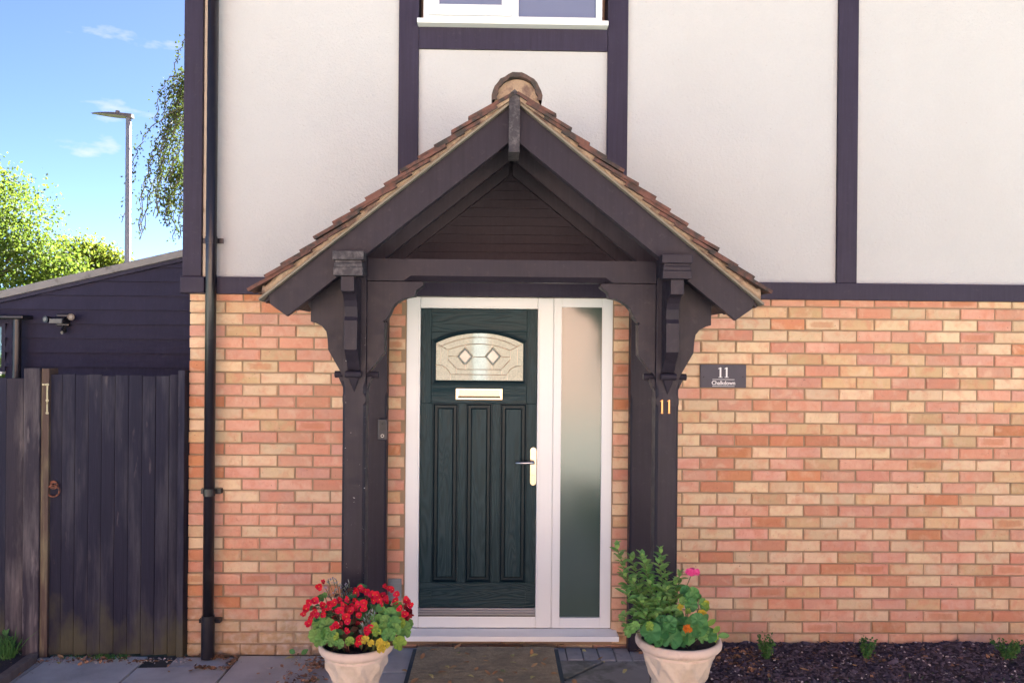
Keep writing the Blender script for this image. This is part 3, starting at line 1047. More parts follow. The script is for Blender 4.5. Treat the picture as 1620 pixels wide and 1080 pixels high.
# letter plate and lever handle
m_ = MB()
a, b, c, d = px_box(m_, 721, 795, 614.5, 632, YD - .010, YD - .0005)
m_.prism_x([(YD - .0105, c + .024), (YD - .0135, d - .010), (YD - .0105, d - .010)], a + .018, b - .018)
m_.box(a + .012, b - .012, YD - .0145, YD - .0105, c + .008, c + .013)
LP = m_.build('letter_plate', M['brass'], DOOR, bevel=.002)
MB().box(a + .014, b - .014, YD - .0112, YD - .0101, c + .0135, c + .0235).build('letter_slot_shade', M['screw'], DOOR)  # dark strip painted in for the shade under the flap
m_ = MB()
hp = P(843.5, 737, YD - .006)
hw, hz0, hz1 = .0195, ZZ(843, 767, YD), ZZ(843, 707, YD)
out = []
for i in range(13):
    aa = PI * i / 12
    out.append((hp.x + hw * math.cos(aa), hz1 - hw + hw * math.sin(aa)))
for i in range(13):
    aa = PI + PI * i / 12
    out.append((hp.x + hw * math.cos(aa), hz0 + hw + hw * math.sin(aa)))
m_.prism_y(out, YD - .011, YD - .0005)
m_.tube([(hp.x, YD - .016, hz0 + .055), (hp.x, YD - .0112, hz0 + .055)], .011, 12)
m_.tube([(hp.x, YD - .012, hz1 - .022), (hp.x, YD - .0112, hz1 - .022)], .004, 8)
m_.build('handle_plate', M['brass'], DOOR, bevel=.002)
lv = P(843, 730, YD)
lx = XX(815, 730, YD - .05)
MB().tube([(lv.x, YD - .011, lv.z), (lv.x, YD - .05, lv.z)], .011, 12).tube([(lv.x + .008, YD - .052, lv.z), (lv.x - .02, YD - .056, lv.z), ((lv.x + lx) / 2, YD - .058, lv.z - .001), (lx, YD - .052, lv.z - .002)], [.010, .011, .010, .007], 12).build('handle', M['steel'], DOOR, smooth=True)

# ------------------------------------------------------------------ porch
SC_W = F_PX / 5.1
XC = XX(804, 700, -0.10)
PORCH = empty('porch', (XC, -0.5, 0), 'open gabled door porch on carved black posts under a mossy tiled roof', 'porch')
YPF, YPB = -0.87, -0.745
pfx = [(XX(541, 750, YPF), XX(577, 750, YPF)), (XX(1037, 750, YPF), XX(1072.5, 750, YPF))]
pc = [(a + b) / 2 for a, b in pfx]
PW = 0.0615
HALF = (pc[1] - pc[0]) / 2
XC = (pc[0] + pc[1]) / 2


def lofted_post(name, cx, cy, w, d, levels, mat):
    """square post with stopped chamfers: levels = (z, chamfer)"""
    m_ = MB()
    for z, c in levels:
        m_.v += [(cx - w + c, cy - d, z), (cx + w - c, cy - d, z), (cx + w, cy - d + c, z), (cx + w, cy + d - c, z),
                 (cx + w - c, cy + d, z), (cx - w + c, cy + d, z), (cx - w, cy + d - c, z), (cx - w, cy - d + c, z)]
    for k in range(len(levels) - 1):
        for i in range(8):
            m_.f.append([k * 8 + i, k * 8 + (i + 1) % 8, (k + 1) * 8 + (i + 1) % 8, (k + 1) * 8 + i]); m_.m.append(0)
    m_.f.append(list(range(7, -1, -1))); m_.m.append(0)
    e = (len(levels) - 1) * 8
    m_.f.append([e + i for i in range(8)]); m_.m.append(0)
    return m_.build(name, mat, PORCH)


def zf_(py, Y=YPF): return ZZ(560, py, Y)


Z_PL0, Z_PL1 = ZZ(560, 436, -1.10), ZZ(560, 397, -1.10)
lv_post = [(0.0, .014), (zf_(640), .014), (zf_(634), .001), (zf_(628), .001), (zf_(622), .014), (zf_(612), .014), (zf_(600), .001), (Z_PL0 + .02, .001)]
for i, cx in enumerate(pc):
    lofted_post('post', cx, (YPF + YPB) / 2, PW, (YPB - YPF) / 2, lv_post, M['chipped'] if i == 0 else M['porch_timber'])
    lofted_post('wall_post', cx - (-.004 if i == 0 else -.004), -0.052, PW + (.005 if i == 0 else .012), .050, [(0.03, .012), (zf_(640), .012), (zf_(630), .001), (Z_PL0 + .02, .001)], M['porch_timber'])
    # eaves plate running from the wall out through the bargeboard, with its moulded end
    s = -1 if i == 0 else 1
    MB().box(cx - .062, cx + .062, -1.03, -.001, Z_PL0 + .021, Z_PL1 - .004).build('eaves_plate', M['porch_timber'], PORCH, bevel=.003)
    xo = cx + (0.006 if i == 0 else -.006)
    h = Z_PL1 - Z_PL0
    MB().box(xo - .078, xo + .078, -1.115, -1.031, Z_PL1 - .36 * h, Z_PL1).box(xo - .066, xo + .066, -1.100, -1.031, Z_PL0 + .52 * h, Z_PL1 - .361 * h).box(xo - .070, xo + .070, -1.108, -1.031, Z_PL0 + .34 * h, Z_PL0 + .519 * h).box(xo - .074, xo + .074, -1.112, -1.031, Z_PL0, Z_PL0 + .339 * h).build('plate_cap', M['capworn'] if i == 0 else M['porch_timber'], PORCH, bevel=.003)
    # bracket on the front of the post
    m_ = MB()
    prof = [(YPF - .001, Z_PL0 - .001), (-1.09, Z_PL0 - .001), (-1.09, Z_PL0 - .078), (-1.065, Z_PL0 - .080), (-1.03, Z_PL0 - .092), (-1.0, Z_PL0 - .118), (-.985, Z_PL0 - .150), (-.975, Z_PL0 - .20), (-.988, Z_PL0 - .222),
            (-.988, Z_PL0 - .372), (-.925, Z_PL0 - .430), (-.885, Z_PL0 - .478), (YPF - .001, Z_PL0 - .486)]
    m_.prism_x(prof, cx - .034, cx + .034)
    m_.tube([(cx - .042, -.897, Z_PL0 - .502), (cx + .042, -.897, Z_PL0 - .502)], .0185, 12)
    m_.add([(cx - .028, YPF - .001, Z_PL0 - .52), (cx + .028, YPF - .001, Z_PL0 - .52), (cx, YPF - .001, Z_PL0 - .60), (cx - .028, YPF - .026, Z_PL0 - .52), (cx + .028, YPF - .026, Z_PL0 - .52)],
           [(3, 4, 2), (0, 3, 2), (4, 1, 2), (0, 1, 4, 3)])
    m_.build('front_bracket', M['porch_timber'], PORCH, bevel=.003)
    # bracket reaching in towards the door, and its partner outside the post
    YB0, YB1 = -.852, -.765
    def zq(zy): return zf_(380 + zy / 3.6, YB0)
    edge = cx - s * (PW + .001)
    def ix(d): return edge - s * d
    prof = [(0, 232), (.295, 232), (.300, 250), (.288, 262), (.270, 275), (.258, 286), (.255, 315), (.215, 322), (.185, 335), (.155, 355), (.135, 380), (.120, 420), (.105, 445), (.085, 460), (.062, 468), (.094, 470), (.092, 640), (0, 765)]
    prof[14] = (.098, 468)
    MB().prism_y([(ix(d), zq(zy)) for d, zy in prof], YB0, YB1).tube([(ix(-.004), -.81, zq(765)), (ix(.058), -.81, zq(765))], .0185, 12).prism_y([(ix(.0), zq(775)), (ix(.028), zq(775)), (ix(0), zq(850))], -.85, -.77).build('inner_bracket', M['porch_timber'], PORCH, bevel=.003)
    def ox(d): return cx + s * (PW + .001 + d)
    prof = [(0, 200), (.175, 200), (.175, 465), (.150, 472), (.115, 490), (.092, 520), (.085, 560), (.081, 625), (.006, 765), (0, 770)]
    MB().prism_y([(ox(d), zq(zy)) for d, zy in prof], YB0, YB1).tube([(ox(-.004), -.81, zq(765)), (ox(.052), -.81, zq(765))], .0185, 12).prism_y([(ox(0), zq(775)), (ox(.028), zq(775)), (ox(0), zq(840))], -.85, -.77).build('outer_bracket', M['porch_timber'], PORCH, bevel=.003)

# tie beam with a stopped chamfer along its lower edge
tz1, tz0 = ZZ(810, 411.5, -.85), ZZ(810, 446, -.85)
ta, tb = pc[0] + PW + .002, pc[1] - PW - .002
c0, c1 = XX(650, 440, -.85), XX(958, 440, -.85)
m_ = MB()
m_.box(ta, c0 - .04, -.855, -.765, tz0, tz1).box(c1 + .04, tb, -.855, -.765, tz0, tz1)
m_.prism_x([(-.855, tz1), (-.765, tz1), (-.765, tz0), (-.82, tz0), (-.855, tz0 + .028)], c0, c1)
for xa, xb in ((c0 - .0399, c0 - .0001), (c1 + .0399, c1 + .0001)):
    m_.add([(xa, -.855, tz1), (xa, -.765, tz1), (xa, -.765, tz0), (xa, -.855, tz0), (xb, -.855, tz1), (xb, -.765, tz1), (xb, -.765, tz0), (xb, -.82, tz0), (xb, -.855, tz0 + .028)],
           [(0, 4, 5, 1), (1, 5, 6, 2), (2, 6, 7, 3), (3, 7, 8), (0, 3, 8, 4)])
m_.build('tie_beam', M['porch_timber'], PORCH)

# roof carcass
TAN = 0.800
ANG = math.atan(TAN)
ZA = ZZ(808, 163, -1.02)                   # top edge of the bargeboards at the apex
RUN = 1.255


def slope_poly(x_in, x_out, up0, up1):
    """vertical slice of one pitch, in (run, z): between two offsets measured down from the top line"""
    return [(x_in, ZA - x_in * TAN - up0), (x_out, ZA - x_out * TAN - up0), (x_out, ZA - x_out * TAN - up1), (x_in, ZA - x_in * TAN - up1)]


def both(fn):
    for s in (-1, 1): fn(s)


VT = 0.185                                  # vertical depth of a bargeboard


def carcass(s):
    def mp(poly): return [(XC + s * x, z) for x, z in poly]
    e = RUN
    barge = [(.0005, ZA), (e, ZA - e * TAN), (e - .015, ZA - e * TAN - .045), (e - .10, ZA - (e - .10) * TAN - VT), (.0005, ZA - VT)]
    MB().prism_y(mp(barge), -1.022, -.988).build('bargeboard', M['porch_timber'], PORCH, bevel=.003)
    for y in (-.90, -.47, -.06):
        MB().prism_y(mp([(.012, ZA - .022 - .012 * TAN), (e - .06, ZA - (e - .06) * TAN - .022), (e - .12, ZA - (e - .12) * TAN - VT + .02), (.012, ZA - VT + .012)]), y - .028, y + .028).build('rafter', M['soffit'], PORCH, bevel=.002)
    MB().prism_y(mp(slope_poly(.001, e + .02, -.0, .0195)), -.987, -.002).build('roof_deck', M['soffit'], PORCH)
    MB().prism_y(mp(slope_poly(.001, e + .035, -.014, -.0005)), -1.06, -.002).build('undercloak', M['undercloak'], PORCH)


both(carcass)
MB().box(XC - .028, XC + .028, -1.075, -.875, ZZ(808, 241, -1.07), ZA - .01).prism_y([(XC - .028, ZA - .0099), (XC + .028, ZA - .0099), (XC + .028, ZA + .03), (XC, ZA + .055), (XC - .028, ZA + .03)], -1.075, -1.02).build('pendant', M['capworn'], PORCH, bevel=.002)

# boarding on the wall inside the gable
bz = Z_BAND1 + 0.004
while bz < ZA - 0.06:
    half = max(.03, min(1.02, (ZA - .03 - bz - .06) / TAN))
    MB().prism_x([(-.060, bz), (-.036, bz), (-.036, bz + .0615), (-.042, bz + .0615)], XC - half, XC + half).build('board', M['soffit'], PORCH)
    bz += 0.056

# bedding mortar along the two verges: lumpy strip
for s in (-1, 1):
    m_ = MB()
    N = 70
    for i in range(N + 1):
        run = .03 + (RUN + .02 - .03) * i / N
        z = ZA - run * TAN
        lo = .0145
        hi = .058 + .012 * noise.noise((run * 9 + s, 3, 0)) + (.01 if (i * 2) % 5 == 0 else 0)
        yy = -1.052 + .010 * noise.noise((run * 14, s * 5, 1)) + .006 * noise.noise((run * 40, s, 7))
        yy2 = yy + .006 * noise.noise((run * 30, s, 2))
        x = XC + s * run
        m_.v += [(x, yy, z + lo), (x, yy2 - .003, z + (lo + hi) / 2), (x, yy + .006, z + hi), (x, -.95, z + hi), (x, -.95, z + lo)]
    for i in range(N):
        for k in range(5):
            m_.f.append([i * 5 + k, i * 5 + (k + 1) % 5, (i + 1) * 5 + (k + 1) % 5, (i + 1) * 5 + k]); m_.m.append(0)
    m_.f.append([0, 1, 2, 3, 4]); m_.m.append(0)
    m_.f.append([N * 5 + k for k in (4, 3, 2, 1, 0)]); m_.m.append(0)
    m_.build('verge_mortar', M['bedding'], PORCH, smooth=True)

# plain clay tiles, laid in courses up each pitch
def tile_mesh():
    m_ = MB()
    w, l, t = .0815, .265, .0165
    nx, ny = 5, 3
    top, bot = [], []
    jig = [rng.uniform(-.0045, .0045) for _ in range(20)]
    for j in range(ny):
        for i in range(nx):
            x = -w + 2 * w * i / (nx - 1)
            y = l * j / (ny - 1) + (jig[i] if j == 0 else 0)
            cz = .004 * (1 - (x / w) ** 2) + jig[(i + j) % 20] * .6
            m_.v.append((x, y, cz + t)); top.append(len(m_.v) - 1)
    for j in range(ny):
        for i in range(nx):
            v_ = m_.v[top[j * nx + i]]
            m_.v.append((v_[0], v_[1], v_[2] - t)); bot.append(len(m_.v) - 1)
    def q4(a, b, c, d): m_.f.append([a, b, c, d]); m_.m.append(0)
    for j in range(ny - 1):
        for i in range(nx - 1):
            k = j * nx + i
            q4(top[k], top[k + 1], top[k + nx + 1], top[k + nx]); q4(bot[k], bot[k + nx], bot[k + nx + 1], bot[k + 1])
    for i in range(nx - 1): q4(bot[i], bot[i + 1], top[i + 1], top[i])
    for j in range(ny - 1):
        k = j * nx
        q4(top[k], top[k + nx], bot[k + nx], bot[k]); k += nx - 1
        q4(top[k], bot[k], bot[k + nx], top[k + nx])
    return m_.mesh('tile', [M['tile']])


tiles = [tile_mesh() for _ in range(5)]
GAUGE = 0.1085
KICK = .145
SL = (RUN + .070) / math.cos(ANG)
for s in (-1, 1):
    e_dn = Vector((s * math.cos(ANG), 0, -math.sin(ANG)))     # down the slope
    nrm = Vector((s * math.sin(ANG), 0, math.cos(ANG)))
    apex = Vector((XC, 0, ZA + .040))
    k = 0
    s_len = SL - (.045 if s > 0 else .012)
    while True:
        d = s_len - k * GAUGE                                       # distance of the tile's tail from the apex
        if d < .20: break
        off = (k % 2) * .082
        yy = -1.085 + .0825 - off
        while yy < -.02 + .05:
            tail = apex + e_dn * (d + rng.uniform(-.009, .009)) + nrm * (.027 + rng.uniform(-.005, .006))
            tail.y = yy if yy > -1.0025 else -1.0025 + rng.uniform(-.014, .006)
            yv = (-e_dn * math.cos(KICK) - nrm * math.sin(KICK)).normalized()   # up the slope, tail kicked up by the tile below
            xv = Vector((0, -s, 0)) if False else Vector((0, 1, 0)).cross(Vector((0, 0, 1)))
            zv = (nrm * math.cos(KICK) - e_dn * math.sin(KICK)).normalized()
            xv = yv.cross(zv).normalized()
            mt = Matrix(((xv.x, yv.x, zv.x, tail.x), (xv.y, yv.y, zv.y, tail.y), (xv.z, yv.z, zv.z, tail.z), (0, 0, 0, 1))) @ Matrix.Rotation(rng.uniform(-.025, .025), 4, 'Z') @ Matrix.Diagonal((1, min(1.0, (d - .015) / .265), 1, 1))
            if yy + .082 <= .002:
                put('tile', rng.choice(tiles), PORCH, mt)
            yy += .165
        k += 1
# half-round ridge tiles and the mortar that fills the front one
rz = ZZ(817, 117, -1.07) - .118
for j, (ya, yb) in enumerate(((-1.10, -.66), (-.655, -.23), (-.225, -.002))):
    m_ = MB()
    n = 18
    for y in (ya, yb):
        for rr in (.126, .102):
            for i in range(n + 1):
                a = -.10 + (PI + .20) * i / n
                wob = .013 * noise.noise((i * 1.3, rr * 20, j + (0 if y == ya else 4)))
                m_.v.append((XC + .012 + (rr + wob) * math.cos(a), y, rz + .93 * (rr + wob) * math.sin(a) - .012 * (1 - math.sin(a))))
    q_ = n + 1
    for i in range(n):
        m_.f += [[i, i + 1, 2 * q_ + i + 1, 2 * q_ + i][::-1], [q_ + i, q_ + i + 1, 3 * q_ + i + 1, 3 * q_ + i], [i, i + 1, q_ + i + 1, q_ + i], [2 * q_ + i, 2 * q_ + i + 1, 3 * q_ + i + 1, 3 * q_ + i][::-1]]
        m_.m += [0] * 4
    m_.build('ridge_tile', M['tile_end'], PORCH)
m_ = MB()
pts = [(XC + .012 + .1075 * math.cos(PI * i / 20), rz + .100 * math.sin(PI * i / 20) - .01) for i in range(21)]
pts += [(XC - .14, ZA - .14 * TAN + .03), (XC, ZA + .012), (XC + .16, ZA - .16 * TAN + .03)]
m_.prism_y(pts, -1.074, -1.0)
m_.build('ridge_mortar', M['bedding'], PORCH, bevel=.006)

# ------------------------------------------------------------------ things fixed to the house and porch
# video doorbell
YBL = -.118
db = empty('doorbell', (P(604, 680, YBL).x, YBL, P(604, 680, YBL).z), 'small dark video doorbell on the post beside the front door', 'doorbell')
m_ = MB(); a, b, c, d = px_box(m_, 597.5, 612.5, 662, 696, YBL - .012, -.103)
m_.build('case', M['plasticgrey'], db, bevel=.006, seg=3)
m_ = MB(); px_box(m_, 600.5, 609.5, 664.5, 681, YBL - .014, YBL - .0121); m_.build('camera_face', M['plasticblack'], db, bevel=.0008)
bq = P(605, 689, YBL - .0125)
MB().tube([(bq.x, YBL - .0165, bq.z), (bq.x, YBL - .0121, bq.z)], .0125, 20).build('button', M['plasticblack'], db)
m_ = MB()
for k in range(24):
    a0, a1 = 2 * PI * k / 24, 2 * PI * (k + 1) / 24
    m_.add([(bq.x + r_ * math.cos(a_), YBL - .0172, bq.z + r_ * math.sin(a_)) for a_, r_ in ((a0, .0075), (a1, .0075), (a1, .0095), (a0, .0095))], [(0, 1, 2, 3)])
m_.build('light_ring', M['steel'], db)
cq = P(605, 670, YBL - .014)
MB().tube([(cq.x, YBL - .0155, cq.z), (cq.x, YBL - .0141, cq.z)], .006, 16).build('lens', M['darkglass'], db)

# brass house number on the right post
Yn = YPF - .001


def one_poly(cx, z0, z1, w, flag):
    return [(cx - w, z0), (cx + w, z0), (cx + w, z1), (cx - w * .2, z1), (cx - w - flag, z1 - flag * 1.1), (cx - w - flag, z1 - flag * 1.9), (cx - w, z1 - flag * 1.5)]


hn = empty('house_number', (pc[1], Yn, zf_(643)), 'brass number 11 screwed to the right porch post', 'house number')
for pxn in (1047.2, 1058.3):
    c_ = P(pxn, 643, Yn)
    zlo, zhi = ZZ(pxn, 654, Yn), ZZ(pxn, 632, Yn)
    m_ = MB().prism_y(one_poly(c_.x, zlo + .006, zhi, .0048, .006), Yn - .006, Yn - .0002)
    m_.box(c_.x - .0062, c_.x + .0062, Yn - .006, Yn - .0002, zlo, zlo + .0058)
    dg = m_.build('digit', M['brass_old'], hn, bevel=.0012)

# slate sign on the bricks
Ys = -.020
sg = empty('house_sign', (P(1144.5, 595, Ys).x, Ys, P(1144.5, 595, Ys).z), 'grey slate sign reading 11 Chalkdown on the brick wall', 'sign')
m_ = MB(); sa, sb, sc, sd = px_box(m_, 1108, 1180.5, 576.5, 613, Ys, -.004)
m_.build('plaque', M['slate'], sg, bevel=.002)
for pxs in (1113, 1175):
    v_ = P(pxs, 596, Ys)
    MB().tube([(v_.x, Ys - .002, v_.z), (v_.x, Ys - .0002, v_.z)], .0042, 12).build('screw', M['screw'], sg)
for pxs in (1139.8, 1149.6):
    v_ = P(pxs, 588, Ys)
    z0_, z1_ = ZZ(pxs, 597, Ys), ZZ(pxs, 581, Ys)
    w_ = .0052
    MB().prism_y([(v_.x - w_, z0_ + .003), (v_.x + w_, z0_ + .003), (v_.x + w_, z1_), (v_.x - .002, z1_), (v_.x - w_ - .009, z1_ - .007), (v_.x - w_ - .009, z1_ - .010), (v_.x - w_, z1_ - .009)], Ys - .0012, Ys - .0002).box(v_.x - .013, v_.x + .013, Ys - .0012, Ys - .0002, z0_, z0_ + .0029).build('digit', M['whiteprint'], sg)
for pyl in (600.0, 610.6):
    v0, v1 = P(1127, pyl, Ys), P(1162, pyl, Ys)
    MB().box(v0.x, v1.x, Ys - .001, Ys - .0002, v0.z - .0013, v0.z + .0013).build('rule', M['whiteprint'], sg)
fc = bpy.data.curves.new('lettering', 'FONT')
fc.body = 'Chalkdown'
fc.size = .0345
fc.align_x = 'CENTER'
fc.offset = .0006
fc.extrude = .0004
fo = bpy.data.objects.new('lettering', fc)
COL.objects.link(fo)
fo.parent = sg
v_ = P(1144.5, 608.3, Ys)
fo.rotation_euler = (PI / 2, 0, 0)
fo.location = Vector((v_.x, Ys - .0008, v_.z)) - sg.location
fo.data.materials.append(M['whiteprint'])
bpy.context.view_layer.update()
tw = fo.dimensions.x
me_ = bpy.data.meshes.new_from_object(fo.evaluated_get(bpy.context.evaluated_depsgraph_get()))
me_.name = 'lettering'
fm = bpy.data.objects.new('lettering', me_)
COL.objects.link(fm)
fm.parent = sg
fm.rotation_euler, fm.location = fo.rotation_euler, fo.location
if not me_.materials: me_.materials.append(M['whiteprint'])
bpy.data.objects.remove(fo)
fm.name = 'lettering'
fo = fm
fo.scale.x = (XX(1163, 605, Ys) - XX(1126, 605, Ys)) / max(tw, 1e-4)

# grey vent low on the wall beside the door
av = empty('air_vent', (P(624, 925, 0).x, -.01, P(624, 925, 0).z), 'blue-grey plastic vent low on the bricks left of the door', 'vent')
m_ = MB(); a, b, c, d = px_box(m_, 613.5, 635, 915, 950, -.012, -.003); m_.build('plate', M['ventgrey'], av, bevel=.002)
for k in range(5):
    z_ = c + .02 + k * .024
    MB().prism_x([(-.0165, z_), (-.0122, z_), (-.0122, z_ + .016)], a + .01, b - .01).build('louvre', M['ventgrey'], av)

# downpipe
dpx = XX(335.5, 250, -.075)
dpb = XX(331, 1040, -.075)
dp = empty('downpipe', (dpx, -.075, 0), 'black plastic downpipe at the left corner of the house', 'drainpipe')
zt_, zj1, zj2 = 4.95, ZZ(333, 380, -.075), ZZ(330, 984, -.075)
zb_ = .005
MB().tube([(dpx, -.075, zj2 + .002), (dpx, -.075, zt_)], .0335, 20).build('pipe', M['pipe'], dp, smooth=True)
MB().tube([(dpx, -.075, zb_), (dpx, -.075, zj2 - .01), (dpx, -.075, zj2 + .045)], [.041, .041, .0385], 20).build('shoe', M['pipe'], dp)
for zc in (zj1, ZZ(332, 778, -.075)):
    MB().tube([(dpx, -.075, zc - .022), (dpx, -.075, zc + .022)], .0365, 20).box(dpx - .062, dpx + .062, -.048, -.032 if zc > 2 else -.004, zc - .016, zc + .016).build('bracket', M['pipe'], dp)
MB().box(dpx - .066, dpx + .066, -.05, -.004, zj2 - .012, zj2 + .012).build('bracket', M['pipe'], dp)

# ------------------------------------------------------------------ garden gate and fence
YGT = -.02
gz1, gz0 = ZZ(180, 593, YGT), ZZ(180, 1037, YGT) + .004
gt = empty('garden_gate', (XX(180, 800, YGT), YGT, 0), 'black stained boarded garden gate with a rusty ring handle', 'gate')
edges = [77.5, 99.5, 120, 141.5, 162, 183, 204.5, 226, 247, 268.5, 283]
for i in range(len(edges) - 1):
    a, b = XX(edges[i] - 1, 800, YGT), XX(edges[i + 1] - 1.4, 800, YGT)
    top = gz1 + rng.uniform(-.006, .006)
    # feather-edged: thick on the left, thin on the right edge that tucks under the next
    m_ = MB()
    a += .005
    b -= .003
    m_.prism_z([(a, YGT - .020 + rng.uniform(-.002, .002)), (b, YGT - .002), (b, YGT + .008), (a, YGT + .008)], gz0 + rng.uniform(0, .012), top)
    m_.build('board', M['gate'], gt, bevel=.0015, seg=1)
MB().box(XX(78, 800, YGT), XX(282, 800, YGT), YGT + .010, YGT + .045, .25, .37).box(XX(78, 800, YGT), XX(282, 800, YGT), YGT + .010, YGT + .045, 1.40, 1.52).build('rail', M['gate'], gt)
rc = P(84.5, 776, YGT - .03)
rp = P(87, 766, YGT)
m_ = MB()
ring = [(rc.x + .038 * math.cos(a_), YGT - .032, rc.z + .036 * math.sin(a_)) for a_ in [2 * PI * k / 24 for k in range(25)]]
m_.tube(ring, .0055, 8, caps=False)
RG = m_.build('ring_handle', M['rust'], gt, smooth=True)
MB().tube([(rp.x, YGT - .020, rp.z), (rp.x, YGT - .014, rp.z)], .028, 18).tube([(rp.x, YGT - .042, rp.z), (rp.x, YGT - .018, rp.z)], .009, 10).build('rose', M['rust'], gt)

fe = empty('garden_fence', (XX(40, 800, YGT), YGT, 0), 'weathered black board fence left of the garden gate', 'fence')
MB().box(XX(38, 800, -.06), XX(63.5, 800, -.06), -.075, .05, -.02, ZZ(56, 582, -.06)).build('post', M['gatepost'], fe, bevel=.006)
MB().box(XX(63.5, 800, -.06) + .001, XX(76, 800, -.06), -.060, .05, 0.0, ZZ(70, 582, -.06) - .002).build('batten', M['batten'], fe, bevel=.004)
m_ = MB()
la, lb = P(75, 606, -.064), P(75, 655, -.064)
m_.box(la.x - .004, la.x + .005, -.068, -.0605, lb.z, la.z)
for pyb in (608, 633, 653):
    lz = ZZ(75, pyb, -.064)
    m_.box(la.x - .030 if pyb == 608 else la.x - .006, la.x + .014, -.072, -.0681, lz - .006, lz + .006)
m_.build('latch', M['latch'], fe, bevel=.002)
for a_, b_ in [(-375 + 19 * k_, -357 + 19 * k_) for k_ in range(19)] + [(-14, 9.5), (10.5, 37)]:
    MB().prism_z([(XX(a_, 800, YGT), YGT - .012), (XX(b_, 800, YGT), YGT - .004), (XX(b_, 800, YGT), YGT + .01), (XX(a_, 800, YGT), YGT + .01)], .02, ZZ(20, 597, YGT) + rng.uniform(-.004, .004)).build('board', M['gatepost'] if b_ > 30 else M['gate'], fe, bevel=.002, seg=1)
MB().box(XX(283.5, 800, YGT), XL - .006, -.055, .03, 0.0, ZZ(290, 585, YGT)).build('slam_post', M['gate'], fe, bevel=.004)

# ------------------------------------------------------------------ lean-to shed behind the gate
YS = 1.2
sh = empty('lean_to_shed', (-3, YS, 0), 'black weatherboarded lean-to with a grey sloping roof edge', 'shed')
ra, rb = P(-200, 506, YS - .06), P(300, 392.5, YS - .06)
sl_ = (rb.z - ra.z) / (rb.x - ra.x)
xa_, xb_ = -5.2, XL - .003
def roof_z(x): return ra.z + (x - ra.x) * sl_
pit = .1115
zb = ZZ(150, 580.5, YS) - 14 * pit
k = 0
xg = XX(12, 540, YS)                       # right edge of the window opening
zw0, zw1 = ZZ(5, 581, YS), ZZ(5, 517, YS)
while zb < roof_z(xb_) - .06:
    hi_ = zb + pit + .018
    def board_poly(x0, x1):
        y0_, y1_ = YS - .036, YS - .008
        l0, l1 = min(hi_, roof_z(x0) - .07), min(hi_, roof_z(x1) - .07)
        if l1 <= zb + .004: return
        xs0 = x0
        if l0 <= zb + .002:
            xs0 = xa_ + 0
            xs0 = ra.x + (zb + .004 + .07 - ra.z) / sl_
            l0 = zb + .004
            if xs0 >= x1: return
        m_ = MB()
        pts = [(xs0, zb), (x1, zb), (x1, l1)]
        if roof_z(xs0) - .07 < hi_ < roof_z(x1) - .07:
            pts.append((ra.x + (hi_ + .07 - ra.z) / sl_, hi_))
        pts.append((xs0, l0))
        n_ = len(pts)
        vs = []
        for x, z in pts:
            t_ = (z - zb) / (pit + .018)
            vs.append((x, y0_ + (y1_ - y0_) * t_, z))
        vs += [(x, YS, z) for x, z in pts]
        m_.add(vs, [tuple(range(n_)), tuple(range(2 * n_ - 1, n_ - 1, -1))] + [(i, i + n_, (i + 1) % n_ + n_, (i + 1) % n_) for i in range(n_)])
        m_.build('board', M['shed'], sh)
    if zb + pit > zw0 + .005 and zb < zw1 - .01:
        board_poly(xg, xb_); board_poly(xa_, xg - .75)
    else:
        board_poly(xa_, xb_)
    zb += pit
    k += 1
m_ = MB()
m_.prism_y([(xa_, roof_z(xa_)), (xb_, roof_z(xb_)), (xb_, roof_z(xb_) - .058), (xa_, roof_z(xa_) - .058)], YS - .075, YS + 2.6)
m_.build('roof_edge', M['leadroof'], sh, bevel=.004)
MB().prism_y([(xa_, roof_z(xa_) - .0585), (xb_, roof_z(xb_) - .0585), (xb_, roof_z(xb_) - .088), (xa_, roof_z(xa_) - .088)], YS - .055, YS - .023).build('fascia', M['shed'], sh)
m_ = MB()
m_.box(xg - .75, xg - .70, YS - .03, YS + .03, zw0 - .03, zw1 + .04).box(xg - .03, xg, YS - .03, YS + .03, zw0 - .03, zw1 + .04).box(xg - .70, xg - .031, YS - .03, YS + .03, zw1, zw1 + .04).box(xg - .70, xg - .031, YS - .03, YS + .03, zw0 - .03, zw0)
WS = m_.build('window', M['shed'], sh)
MB().box(xg - .70, xg - .031, YS, YS + .006, zw0, zw1).build('pane', M['glass_clear'], WS)
MB().box(xg - .72, xg - .01, YS - .05, YS + .0, zw0 - .05, zw0 - .031).build('sill', M['white'], WS)
m_ = MB(); px_box(m_, -90, 36, 497.5, 504, YS - .17, YS - .023); m_.build('gutter', M['pipe'], sh, bevel=.01)
gp = XX(27, 540, YS - .1)
MB().tube([(gp, YS - .10, .0), (gp, YS - .10, ZZ(27, 504, YS - .1))], .030, 16).build('rainwater_pipe', M['pipe'], sh)

